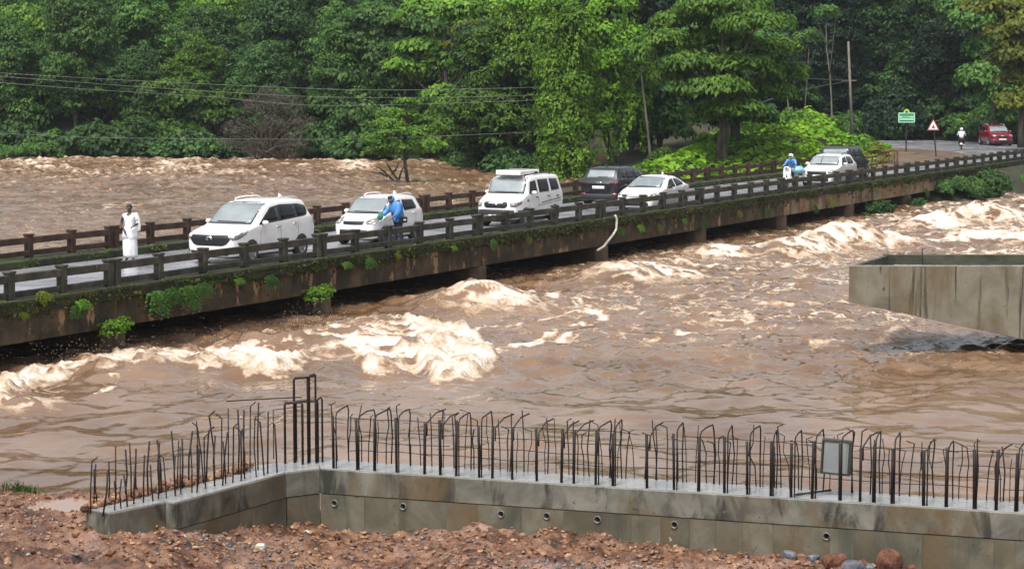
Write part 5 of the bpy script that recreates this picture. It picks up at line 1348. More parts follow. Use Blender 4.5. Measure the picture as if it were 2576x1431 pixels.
def make_car(name, label, sp, m, u, v, away=False, loc=None, rz=None, z=ZR, group=None):
    L, Wd, H = sp['L'], sp['W'], sp['H']
    p = loc or W(u, v, z)
    t = thing(name, label, 'car' if sp.get('cat') is None else sp['cat'], p, rz if rz is not None else (BANG if away else BANG + R(180)), group)
    t['half'] = L / 2
    body = car_body(sp); bvh = bvh_of(body); link('body', body, m, t)
    fx = lambda x: L / 2 - x
    cx, cz = sp['cowl']; rf, rr = sp['rf'], sp['rr']; rb, rbz = sp['rb']; bf, br = sp['belt']
    rw, hw = sp.get('roofw', .78), sp.get('hoodw', .86); h2 = Wd / 2
    # glass
    wy0, wy1 = h2 * hw * .93, h2 * rw * .93
    patch('windscreen_frame', [(-wy0 - .035, cz + .025), (wy0 + .035, cz + .025), (wy1 + .035, H - .065), (-wy1 - .035, H - .065)], 'F', bvh, .004, M_trim, t)
    patch('windscreen', [(-wy0, cz + .06), (wy0, cz + .06), (wy1, H - .10), (-wy1, H - .10)], 'F', bvh, .010, sp.get('screen', M_screen), t)
    patch('wiper', [(-wy0 * .6, cz + .075), (wy0 * .75, cz + .06), (wy0 * .75, cz + .085), (-wy0 * .6, cz + .10)], 'F', bvh, .018, M_trim, t)
    ry = h2 * rw * .86
    patch('rear_window', [(-ry * 1.04, rbz + .06), (ry * 1.04, rbz + .06), (ry * .95, H - .15), (-ry * .95, H - .15)], 'B', bvh, .008, sp.get('rearglass', M_glass), t)
    for s in 'LR':
        for i, w in enumerate(sp['windows']):
            pts = [(fx(a), b) for a, b in w]
            patch('window', pts, s, bvh, .010, M_glass, t, step=.16)
        if 'surround' in sp: patch('window_surround', [(fx(a), b) for a, b in sp['surround']], s, bvh, .004, M_trim, t, step=.16)
        for x0, z0, z1, dx_ in sp.get('seams', ()):
            patch('door_seam', [(fx(x0), z0), (fx(x0 + .014), z0), (fx(x0 + .014 + dx_), z1), (fx(x0 + dx_), z1)], s, bvh, .002, M_clad, t, th=.004, step=.2)
        for x0, z0 in sp.get('handles', ()):
            patch('door_handle', [(fx(x0), z0), (fx(x0 + .17), z0), (fx(x0 + .17), z0 + .035), (fx(x0), z0 + .035)], s, bvh, .025, sp.get('handlem', m), t)
        if 'clad' in sp:
            patch('side_cladding', [(fx(a), b) for a, b in sp['clad']], s, bvh, .010, M_clad, t, step=.25)
        for nm, m_, pts in sp.get('sidebits', ()):
            patch(nm, [(fx(a), b) for a, b in pts], s, bvh, .008, m_, t, th=.005)
        for wx in sp['wheels']:
            r = sp['wr']; rr_ = r * 1.16
            pts = [(fx(wx) + rr_ * math.cos(a), max(r + rr_ * math.sin(a), .18)) for a in [math.pi * 2 * k / 18 for k in range(18)]]
            patch('wheel_well_shade', pts, s, bvh, .006, M_trim, t, step=.12)  # dark disc painted for the shade of a wheel well, no recess cut
    for wx in sp['wheels']:
        for s in (-1, 1): wheel_parts(t, fx(wx), s * (h2 - .005), sp['wr'], .21, sp.get('rim', M_rim))
    # front
    for nm, m_, pts in sp['front']: patch(nm, pts, 'F', bvh, .010, m_, t)
    for nm, m_, pts in sp.get('frontpair', ()):
        for s in (1, -1): patch(nm, [(a * s, b) for a, b in pts], 'F', bvh, .008, m_, t, yaw=R(32), sgn=s, step=.08)
    for nm, m_, pts in sp.get('rear', ()): patch(nm, pts, 'B', bvh, .010, m_, t)
    for nm, m_, pts in sp.get('rearpair', ()):
        for s in (1, -1): patch(nm, [(a * s, b) for a, b in pts], 'B', bvh, .012, m_, t, yaw=R(32), sgn=s, step=.08)
    for s in (1, -1):
        mx = fx(cx + .42); mb = MB().ball((mx, s * (h2 + .10), bf + .10), (.075, .11, .075), 10, 7)
        mir = mb.build('mirror', sp.get('mirrorm', m), t, smooth=True)
        MB().box((mx - .01, s * (h2 - .02), bf + .055), (.06, .16, .035)).build('mirror_arm', M_trim, mir)
        if sp.get('rails'):
            a, b = sp['rails']; q = [(fx(a + (b - a) * k / 6), s * h2 * rw * .92, H - .005 + (.045 if 0 < k < 6 else 0) - .012 * abs(k - 3) / 3) for k in range(7)]
            MB().tube(q, .018, 6).build('roof_rail', sp.get('railm', M_trim), t, smooth=True)
    if sp.get('fin'):
        MB().prism([(-.1, 0), (.09, 0), (.0, .09), (-.06, .10)], -.02, .02, lambda a, b, h: (fx(sp['fin']) - a, h, H - .005 + b)).build('roof_fin', m, t)
    MB().box((0, 0, .24), (L * .86, Wd * .80, .14)).build('underbody', M_trim, t)
    return t, bvh

mpv = dict(L=4.42, W=1.83, H=1.80, nose=.98, cowl=(.98, 1.10), rf=1.92, rr=3.95, rb=(4.22, 1.22), belt=(1.06, 1.20), roofw=.80, hoodw=.86, wheels=(.82, 3.52), wr=.33, rails=(2.3, 3.7), railm=M_white, fin=3.75,
  surround=[(1.22, 1.10), (1.98, 1.58), (2.5, 1.645), (3.5, 1.62), (4.02, 1.53), (4.02, 1.50), (3.86, 1.28), (3.7, 1.24)],
  windows=[[(1.40, 1.15), (2.0, 1.53), (2.32, 1.60), (2.34, 1.18)], [(2.46, 1.19), (2.44, 1.61), (3.26, 1.60), (3.30, 1.24)], [(3.38, 1.25), (3.34, 1.60), (3.92, 1.53), (3.78, 1.28)]],
  seams=[(1.28, .36, 1.10, .02), (2.38, .36, 1.17, 0), (3.32, .62, 1.23, .03)], handles=[(2.15, .98), (3.08, 1.03)], handlem=M_chrome,
  front=[('grille', M_trim, [(-.62, .86), (.62, .86), (.70, .74), (.58, .60), (.45, .55), (-.45, .55), (-.58, .60), (-.70, .74)]), ('badge', M_chrome, [(-.11, .76), (-.07, .83), (.07, .83), (.11, .76), (.07, .70), (-.07, .70)]),
         ('number_plate', M_plate, [(-.25, .50), (.25, .50), (.25, .39), (-.25, .39)]), ('lower_grille', M_trim, [(-.70, .40), (.70, .40), (.62, .27), (-.62, .27)])],
  frontpair=[('headlight', M_lamp, [(.64, .80), (.80, .71), (1.00, .74), (1.24, .86), (1.30, .97), (1.18, .97), (.98, .88)]), ('fog_lamp', M_trim, [(.74, .44), (.96, .42), (.94, .33), (.76, .32)])],
  rearpair=[('tail_light', M_tail, [(.66, .95), (.98, .98), (1.02, 1.42), (.86, 1.44), (.78, 1.15), (.66, 1.08)])], rear=[('number_plate', M_plate, [(-.25, .90), (.25, .90), (.25, .80), (-.25, .80)])])
make_car('mpv_car', 'large white people carrier with a wide black grille, first in the queue on the bridge', mpv, M_white, .98, -3.0)
hatch = dict(L=3.34, W=1.64, H=1.57, nose=.86, cowl=(.70, .98), rf=1.34, rr=2.95, rb=(3.14, 1.10), belt=(.95, 1.06), roofw=.80, hoodw=.87, wheels=(.62, 2.68), wr=.29, rails=(1.7, 2.8), railm=M_white, fin=2.7,
  windows=[[(1.02, 1.03), (1.42, 1.38), (1.80, 1.42), (1.82, 1.05)], [(1.92, 1.06), (1.90, 1.42), (2.62, 1.40), (2.76, 1.16), (2.70, 1.10)]], seams=[(.98, .34, .98, .02), (1.86, .34, 1.04, 0), (2.62, .6, 1.08, .1)], handles=[(1.64, .90), (2.45, .95)],
  sidebits=[('side_moulding', M_clad, [(1.0, .40), (2.35, .44), (2.35, .52), (2.3, .52), (2.28, .47), (1.0, .44)])],
  front=[('grille', M_trim, [(-.40, .79), (.40, .79), (.36, .69), (-.36, .69)]), ('badge', M_chrome, [(-.08, .78), (.08, .78), (.06, .70), (-.06, .70)]), ('lower_grille', M_trim, [(-.50, .52), (.50, .52), (.52, .32), (-.52, .32)]), ('number_plate', M_plate, [(-.06, .49), (-.02, .49), (-.02, .42), (-.06, .42)])],
  frontpair=[('headlight', M_lamp, [(.46, .80), (.50, .70), (.80, .70), (1.02, .84), (.98, .92), (.74, .86)])], rearpair=[('tail_light', M_tail, [(.62, .90), (.90, .92), (.92, 1.22), (.78, 1.20)])])
make_car('hatchback_car', 'small white hatchback beside the person in blue, second in the queue', hatch, M_white, 8.33, -2.9)
van = dict(L=4.0, W=1.74, H=1.86, gc=.26, nose=1.02, cowl=(.78, 1.16), rf=1.20, rr=3.72, rb=(3.88, 1.18), belt=(1.12, 1.16), roofw=.86, hoodw=.88, wheels=(.72, 3.15), wr=.33, cat='van', handlem=M_trim,
  windows=[[(1.02, 1.19), (1.22, 1.62), (1.64, 1.66), (1.70, 1.18)], [(1.86, 1.20), (1.80, 1.68), (2.62, 1.68), (2.70, 1.21)], [(2.86, 1.22), (2.78, 1.68), (3.44, 1.66), (3.58, 1.25)]],
  seams=[(.98, .42, 1.16, .05), (1.78, .42, 1.18, -.02), (2.76, .42, 1.19, 0)], handles=[(1.54, 1.02), (2.52, 1.03), (3.3, 1.0)],
  sidebits=[('side_stripe', M_clad, [(2.0, .80), (3.7, .92), (3.7, .945), (2.0, .835)]), ('side_stripe', M_clad, [(1.8, .73), (3.7, .83), (3.7, .845), (1.8, .745)]), ('side_marker', M_trim, [(.84, .90), (.94, .90), (.94, .98), (.84, .98)])],
  front=[('grille', M_trim, [(-.42, .92), (.42, .92), (.48, .86), (.46, .76), (.38, .70), (-.38, .70), (-.46, .76), (-.48, .86)]), ('badge', M_chrome, [(-.09, .86), (.09, .86), (.09, .80), (-.09, .80)]), ('bumper', M_clad, [(-1.0, .60), (-.5, .64), (.5, .64), (1.0, .60), (1.0, .44), (-1.0, .44)]),
         ('number_plate', M_plate, [(-.28, .46), (.28, .46), (.28, .345), (-.28, .345)]), ('lower_bumper', M_clad, [(-.74, .42), (.74, .42), (.70, .30), (-.70, .30)])],
  frontpair=[('headlight', M_lamp, [(.56, .88), (.60, .74), (.84, .74), (1.10, .84), (1.12, .94), (.84, .92)])], rearpair=[('tail_light', M_tail, [(.72, .8), (.88, .8), (.88, 1.2), (.72, 1.2)])])
vt, vb = make_car('passenger_van', 'tall white passenger van with a box on its roof, third in the queue', van, M_white, 18.5, -2.8)
bx = MB(); bx.prism([(-.78, -.52), (.78, -.52), (.82, -.40), (.82, .40), (.78, .52), (-.78, .52), (-.82, .4), (-.82, -.4)], 1.85, 2.03, lambda a, b, h: (a + .25, b, h)); bx.build('roof_box', M_white, vt, bevel=.03)
MB().tube([(-.2 - .9, .66, 1.80), (-.2 - .9, .66, 1.90), (1.0, .66, 1.88), (1.0, .66, 1.78)], .018, 6).build('roof_rail', M_trim, vt)
MB().ball((-.05, .62, 1.92), (.12, .05, .05)).build('roof_vent', M_trim, vt)
coupe = dict(L=3.90, W=1.76, H=1.46, nose=.84, cowl=(.92, .96), rf=1.76, rr=2.80, rb=(3.62, 1.06), belt=(.93, 1.04), roofw=.74, hoodw=.85, wheels=(.78, 3.12), wr=.32, rails=(2.0, 2.9), mirrorm=M_trim, fin=2.9,
  windows=[[(1.36, .99), (1.86, 1.29), (2.14, 1.33), (2.18, 1.01)], [(2.28, 1.01), (2.24, 1.33), (2.72, 1.29), (3.10, 1.14), (3.02, 1.06)]], seams=[(1.3, .34, .95, .02), (2.22, .34, 1.0, 0)], handles=[(1.98, .88), (2.9, .93)],
  clad=[(.3, .22), (3.6, .24), (3.6, .32), (.3, .30)],
  front=[('grille', M_trim, [(-.60, .74), (.60, .74), (.54, .66), (-.54, .66)]), ('lower_grille', M_trim, [(-.56, .46), (.56, .46), (.6, .30), (-.6, .30)]), ('number_plate', M_plate, [(-.24, .56), (.24, .56), (.24, .47), (-.24, .47)])],
  frontpair=[('headlight', M_lamp, [(.62, .75), (.66, .68), (.9, .70), (1.1, .78), (1.08, .83)])], rearpair=[('tail_light', M_tail, [(.6, .86), (.98, .9), (.98, 1.0), (.6, .98)])])
make_car('coupe_car', 'low white coupe styled car with black mirrors, fourth in the queue', coupe, M_white, 28.15, -1.55)
suv = dict(L=4.2, W=1.84, H=1.66, gc=.2, nose=.98, cowl=(1.05, 1.08), rf=1.82, rr=3.70, rb=(4.05, 1.14), belt=(1.05, 1.14), roofw=.78, wheels=(.86, 3.46), wr=.36, rails=(2.0, 3.5), fin=3.4, screen=M_glass, rearglass=M_screen,
  windows=[[(1.5, 1.10), (1.96, 1.44), (2.36, 1.50), (2.4, 1.12)], [(2.5, 1.13), (2.46, 1.50), (3.2, 1.48), (3.25, 1.15)], [(3.32, 1.16), (3.28, 1.48), (3.58, 1.42), (3.72, 1.22)]], seams=[(2.44, .36, 1.12, 0)], handles=[(2.2, 1.0), (3.05, 1.02)],
  front=[('grille', M_trim, [(-.5, .85), (.5, .85), (.5, .6), (-.5, .6)])], frontpair=[('headlight', M_lamp, [(.6, .9), (.62, .8), (1, .82), (1.05, .92)])],
  rear=[('number_plate', M_plate, [(-.28, .86), (.28, .86), (.28, .73), (-.28, .73)]), ('badge', M_chrome, [(-.16, 1.03), (.16, 1.03), (.16, .995), (-.16, .995)]), ('rear_wiper', M_trim, [(-.35, 1.215), (.1, 1.215), (.1, 1.245), (-.35, 1.245)]), ('rear_bumper', M_clad, [(-.8, .52), (.8, .52), (.8, .32), (-.8, .32)])],
  rearpair=[('tail_light', mat('smoked_lamp', [(0.06, .006, .010)], 1, .1), [(.50, .93), (.98, .92), (1.06, 1.02), (.94, 1.05), (.5, .99)]), ('bumper_lamp', M_tail, [(.62, .56), (.86, .56), (.86, .47), (.62, .47)])])
make_car('black_suv', 'black sport utility car seen from behind in the far lane beside the white coupe', suv, M_black, 31.9, -4.8, away=True)
pick = dict(L=3.9, W=1.78, H=1.62, gc=.22, nose=.96, cowl=(1.06, 1.06), rf=1.66, rr=3.35, rb=(3.72, 1.12), belt=(1.04, 1.12), roofw=.78, wheels=(.84, 3.2), wr=.34, rails=(1.9, 3.1),
  windows=[[(1.36, 1.09), (1.70, 1.42), (2.14, 1.48), (2.16, 1.11)], [(2.28, 1.12), (2.26, 1.48), (2.9, 1.46), (3.16, 1.22), (3.0, 1.13)]], seams=[(2.2, .36, 1.1, 0)], handles=[(1.94, .98), (2.9, 1.0)],
  front=[('grille', M_trim, [(-.5, .82), (.5, .82), (.46, .66), (-.46, .66)]), ('lower_grille', M_trim, [(-.6, .5), (.6, .5), (.6, .32), (-.6, .32)]), ('number_plate', M_plate, [(-.25, .6), (.25, .6), (.25, .5), (-.25, .5)]), ('screen_divider', M_trim, [(-.20, 1.12), (-.16, 1.12), (-.15, 1.52), (-.19, 1.52)])],
  frontpair=[('headlight', M_lamp, [(.56, .84), (.6, .72), (.9, .74), (1.08, .88), (.9, .9)])], rearpair=[('tail_light', M_tail, [(.66, .9), (.94, .9), (.94, 1.15), (.7, 1.12)])])
make_car('crossover_car', 'white crossover at the far end of the bridge, just behind a blue clad rider', pick, M_white, 50.6, -1.6)
jeep = dict(L=3.8, W=1.75, H=1.78, gc=.24, nose=1.02, cowl=(1.1, 1.12), rf=1.5, rr=3.60, rb=(3.72, 1.14), belt=(1.10, 1.12), roofw=.88, wheels=(.8, 3.1), wr=.36, rails=(1.6, 3.3), screen=M_glass, rearglass=M_screen,
  windows=[[(1.36, 1.16), (1.5, 1.58), (1.98, 1.62), (2.02, 1.16)], [(2.14, 1.16), (2.1, 1.62), (2.84, 1.62), (2.88, 1.16)], [(2.98, 1.18), (2.95, 1.60), (3.45, 1.58), (3.5, 1.2)]], seams=[(2.08, .4, 1.14, 0)], handles=[(1.84, 1.02), (2.7, 1.02)],
  front=[('grille', M_trim, [(-.4, .9), (.4, .9), (.4, .65), (-.4, .65)])], frontpair=[('headlight', M_lamp, [(.5, .9), (.5, .75), (.75, .75), (.75, .9)])],
  rear=[('number_plate', M_plate, [(-.25, .72), (.25, .72), (.25, .6), (-.25, .6)])], rearpair=[('tail_light', M_tail, [(.68, .95), (.86, .95), (.88, 1.22), (.7, 1.22)])])
make_car('dark_suv', 'boxy dark blue grey car seen from behind, half hidden by the far white crossover', jeep, M_navy, 58.6, -3.4, away=True)
rp = P(2500, 367, ZR)
make_car('red_suv', 'red sport utility car coming round the bend beyond the bridge', dict(suv, front=[('grille', M_trim, [(-.46, .88), (.46, .88), (.42, .70), (-.42, .70)]), ('badge', M_chrome, [(-.14, .82), (.14, .82), (.14, .78), (-.14, .78)]), ('number_plate', M_plate, [(-.3, .58), (.3, .58), (.3, .47), (-.3, .47)]), ('lower_grille', M_trim, [(-.72, .48), (.72, .48), (.72, .28), (-.72, .28)])],
    frontpair=[('headlight', M_lamp, [(.52, .92), (.54, .74), (.86, .76), (1.06, .92)]), ('fog_lamp', M_lamp, [(.66, .52), (.82, .52), (.82, .44), (.66, .44)])], screen=M_screen, rails=(2.0, 3.4), railm=M_white), M_red, 0, 0, loc=(rp.x + .4, rp.y + 1.2, ZR), rz=R(-87))

# ------------------------------------------------------------------ people
def skin(name, V, E, m, parent, sub=1, root=0):
    """V: list of (position, radius); one continuous surface grown along the edges"""
    me = bpy.data.meshes.new(name); me.from_pydata([p for p, r in V], E, [])
    o = bpy.data.objects.new('tmp_skin', me); COL.objects.link(o)
    md = o.modifiers.new('skin', 'SKIN'); md.use_smooth_shade = True
    for i, (p, r) in enumerate(V):
        rr = r if isinstance(r, tuple) else (r, r)
        me.skin_vertices[0].data[i].radius = rr; me.skin_vertices[0].data[i].use_root = (i == root)
    s2 = o.modifiers.new('sub', 'SUBSURF'); s2.levels = sub; s2.render_levels = sub
    out = bpy.data.meshes.new_from_object(o.evaluated_get(bpy.context.evaluated_depsgraph_get()))
    bpy.data.objects.remove(o); out.name = name
    out.polygons.foreach_set('use_smooth', [True] * len(out.polygons))
    return link(name, out, m, parent)
def body_graph(j):
    """j: joints of the pose (metres, facing -Y); returns the skin graph of a whole body"""
    V, E, ix = [], [], {}
    def add(k, p, r, par=None):
        ix[k] = len(V); V.append((tuple(p), r))
        if par is not None: E.append((ix[par], ix[k]))
    add('pelvis', j['pelvis'], (.145, .105)); add('waist', j['waist'], (.125, .09), 'pelvis'); add('chest', j['chest'], (.155, .105), 'waist'); add('neck', j['neck'], .052, 'chest')
    h = Vector(j['head']); nk = Vector(j['neck']); d = (h - nk).normalized()
    add('jaw', nk.lerp(h, .62), .064, 'neck'); add('head', h, (.088, .10), 'jaw'); add('crown', h + d * .085, .066, 'head')
    for s in 'LR':
        add('sh' + s, j['sh' + s], .055, 'chest'); add('el' + s, j['el' + s], .040, 'sh' + s); add('wr' + s, j['wr' + s], .027, 'el' + s)
        w = Vector(j['wr' + s]); dd = (w - Vector(j['el' + s])).normalized(); side = dd.cross(Vector((0, 0, 1)) if abs(dd.z) < .9 else Vector((0, 1, 0))).normalized(); nn = dd.cross(side)
        add('pm' + s, w + dd * .07, (.038, .018), 'wr' + s)
        for f, (o_, l_) in enumerate(((-.026, .075), (-.009, .09), (.009, .085), (.026, .065))):
            k0 = w + dd * (.07 + l_ * .55) + side * o_; k1 = w + dd * (.07 + l_) + side * o_ + nn * .022
            add('f%d' % f + s, k0, .009, 'pm' + s); add('t%d' % f + s, k1, .008, 'f%d' % f + s)
        add('th' + s, w + dd * .06 - side * .05 + nn * .01, .010, 'wr' + s)
        add('hip' + s, j['hip' + s], .085, 'pelvis'); add('kn' + s, j['kn' + s], .058, 'hip' + s); add('an' + s, j['an' + s], .038, 'kn' + s)
        a = Vector(j['an' + s]); t = Vector(j.get('toe' + s, a + Vector((0, -.17, -.045)))); add('toe' + s, t, (.04, .025), 'an' + s)
    return V, E
M_skin = mat('dark_skin', [(0.045, 0.022, 0.014), (0.075, 0.038, 0.024)], 8, .5)
M_skin2 = mat('brown_skin', [(0.16, 0.085, 0.06), (0.22, 0.12, 0.085)], 8, .5)
M_hair = mat('black_hair', [(0.008, 0.007, 0.007)], 8, .5)
M_cloth = mat('white_cotton', [(0.74, 0.74, 0.75), (0.82, 0.82, 0.82)], 5, .9, .01, 9)
M_blue = mat('blue_raincoat', [(0.045, 0.20, 0.55), (0.09, 0.31, 0.70)], 5, .35, .02, 8)
M_navyc = mat('navy_cloth', [(0.008, 0.012, 0.035), (0.018, 0.022, 0.05)], 5, .8)
M_eye = mat('eye', [(0.6, 0.6, 0.58)], 1, .3)
M_green = mat('green_cloth', [(0.02, 0.16, 0.11), (0.05, 0.26, 0.17)], 9, .8, .02, 14)
def head_bits(t, h, fwd, hair=True):
    h, f = Vector(h), Vector(fwd).normalized(); s = f.cross(Vector((0, 0, 1))).normalized(); u = s.cross(f)
    rot = Matrix((s, -f, u)).transposed()
    if hair:
        mb = MB(); mb.ball(h + u * .040 - f * .018, (.083, .094, .078), 12, 8, rot); hair_o = mb.build('hair', M_hair, t, smooth=True)
    for k in (-1, 1):
        MB().ball(h + f * .083 + s * .031 * k + u * .006, (.012, .008, .008), 8, 5, rot).build('eye', M_eye, t, smooth=True)
        MB().ball(h + s * .086 * k - f * .005, (.012, .022, .032), 8, 5, rot).build('ear', M_skin if hair else M_skin2, t, smooth=True)
    MB().ball(h + f * .096 - u * .022, (.014, .018, .022), 8, 5, rot).build('nose', M_skin if hair else M_skin2, t, smooth=True)
    MB().ball(h + f * .088 - u * .058, (.026, .008, .007), 8, 5, rot).build('mouth', mat('lips', [(.10, .03, .03)], 1, .5), t, smooth=True)
def base_pose(**kw):
    j = dict(pelvis=(0, 0, .93), waist=(0, 0, 1.08), chest=(0, -.005, 1.29), neck=(0, -.005, 1.45), head=(0, -.025, 1.58), shL=(.175, 0, 1.37), elL=(.24, .02, 1.12), wrL=(.25, -.05, .88), shR=(-.175, 0, 1.37), elR=(-.24, .02, 1.12), wrR=(-.25, -.05, .88),
             hipL=(.09, 0, .88), knL=(.10, -.02, .48), anL=(.10, .02, .08), hipR=(-.09, 0, .88), knR=(-.10, -.02, .48), anR=(-.10, .02, .08)); j.update(kw); return j
# man in white on the far side of the deck
mp_ = P(328, 657, ZR)
man = thing('person', 'barefoot man in white shirt and long white wraparound cloth standing on the bridge', 'person', mp_, R(-8))
j = base_pose(elR=(-.27, .02, 1.13), wrR=(-.12, -.17, .93), elL=(.27, .05, 1.14), wrL=(.17, -.13, 1.06))
V, E = body_graph(j); skin('body', V, E, M_skin, man)
head_bits(man, (0, -.025, 1.58), (0, -1, 0))
skin('shirt', [((0, 0, .95), (.165, .125)), ((0, 0, 1.10), (.160, .12)), ((0, -.005, 1.24), (.172, .12)), ((0, -.005, 1.35), (.150, .11)), ((0, -.005, 1.44), (.07, .065)), ((.165, 0, 1.36), .072), ((.225, .015, 1.20), .072), ((-.165, 0, 1.36), .072), ((-.20, .01, 1.29), .066)], [(0, 1), (1, 2), (2, 3), (3, 4), (3, 5), (5, 6), (3, 7), (7, 8)], M_cloth, man, 2)
rgp = random.Random(9)
def skirt(t, prof, m, name, folds=9, amp=.05):
    n = 36; vs, fs = [], []
    for i, (z, rx, ry, yo) in enumerate(prof):
        for k in range(n):
            a = 2 * math.pi * k / n; f = 1 + amp * (i / len(prof)) * math.sin(folds * a + 1.3) + .03 * math.sin(3 * a + i)
            vs.append((rx * f * math.cos(a), ry * f * math.sin(a) + yo, z))
    for i in range(len(prof) - 1):
        for k in range(n): fs.append((i * n + k, (i + 1) * n + k, (i + 1) * n + (k + 1) % n, i * n + (k + 1) % n))
    fs.append(tuple(range(n))); fs.append(tuple(range(len(prof) * n - 1, (len(prof) - 1) * n - 1, -1)))
    return MB().add(vs, fs).build(name, m, t, smooth=True)
skirt(man, [(1.04, .165, .125, 0), (.96, .185, .145, 0), (.90, .195, .155, 0), (.86, .205, .16, -.005), (.80, .205, .165, -.005), (.60, .215, .175, 0), (.40, .22, .18, 0), (.20, .215, .175, 0), (.115, .205, .17, 0)], M_cloth, 'wraparound_cloth')
skirt(man, [(.95, .200, .158, -.004), (.92, .212, .168, -.006), (.80, .222, .180, -.008), (.70, .226, .184, -.004), (.69, .222, .180, 0)], M_cloth, 'cloth_fold', 5, .06)
skin('shoulder_cloth', [((.17, -.02, 1.45), (.05, .07)), ((.235, 0, 1.30), (.035, .075)), ((.26, .02, 1.06), (.03, .08)), ((.25, .02, .88), (.025, .07))], [(0, 1), (1, 2), (2, 3)], M_cloth, man)
# person in the blue raincoat leaning towards the hatchback
ubp = 7.25
per = thing('person', 'person in a bright blue raincoat standing at the side of the small white car', 'person', W(ubp, -1.55, ZR), R(0))
per.rotation_euler[2] = R(-62)
j = base_pose(chest=(0, -.10, 1.26), neck=(.02, -.21, 1.39), head=(.03, -.31, 1.485), waist=(0, -.03, 1.07), shL=(.20, -.10, 1.36), shR=(-.19, -.14, 1.34), elL=(.27, -.14, 1.08), wrL=(.20, -.30, .95), elR=(-.26, -.30, 1.10), wrR=(-.20, -.50, .98), anL=(.12, .08, .08), anR=(-.10, -.08, .08))
V, E = body_graph(j); skin('body', V, E, M_skin2, per)
head_bits(per, (.03, -.31, 1.485), (-.1, -1, -.35), False)
skin('raincoat', [((0, .02, .74), (.27, .22)), ((0, 0, .95), (.26, .21)), ((0, -.05, 1.10), (.25, .20)), ((0, -.11, 1.27), (.26, .20)), ((.02, -.18, 1.40), .12), ((.22, -.10, 1.34), .125), ((.30, -.14, 1.06), .105), ((.23, -.27, .97), .075), ((-.21, -.14, 1.32), .12), ((-.265, -.30, 1.10), .10), ((-.21, -.46, 1.0), .075)], [(0, 1), (1, 2), (2, 3), (3, 4), (3, 5), (5, 6), (6, 7), (3, 8), (8, 9), (9, 10)], M_blue, per)
h0 = Vector((.03, -.285, 1.51)); MB().ball(h0 + Vector((0, .03, .025)), (.105, .10, .105), 12, 8).build('hood', M_blue, per, smooth=True)
MB().ball(h0 + Vector((0, -.01, .055)), (.098, .105, .075), 12, 8).build('hair', M_hair, per, smooth=True)
skin('trousers', [((0, 0, .92), (.16, .13)), ((.10, 0, .84), .105), ((.11, 0, .48), .085), ((.12, .07, .12), .075), ((-.10, 0, .84), .105), ((-.105, -.06, .48), .085), ((-.10, -.07, .12), .075)], [(0, 1), (1, 2), (2, 3), (0, 4), (4, 5), (5, 6)], M_navyc, per)
MB().tube([(.22, .02, 1.36), (.02, -.26, 1.05), (-.19, -.1, .93)], .022, 6).build('strap', M_navyc, per)
wl_ = Vector((-.20, -.56, .95)); R3 = Matrix.Rotation(R(-62), 3, 'Z')
cl2 = MB(); v, f = rock_base(91, 2, .16); q = v * np.array([.10, .08, .12]); cl2.add([tuple(p) for p in q], [tuple(k) for k in f])
o = cl2.build('green_cloth', M_green, smooth=True, loc=per.location + R3 @ wl_); tag(o, 'green cloth held in the hand of the person in the blue raincoat', 'cloth')
bag = thing('shoulder_bag', 'black shoulder bag on the hip of the person in the blue raincoat', 'bag', per.location + R3 @ Vector((.24, .06, .86)), R(-62))
MB().box((0, 0, 0), (.13, .26, .20)).build('bag_body', M_trim, bag, bevel=.03); MB().box((.068, .02, .0), (.01, .08, .05)).build('buckle', M_plate, bag)

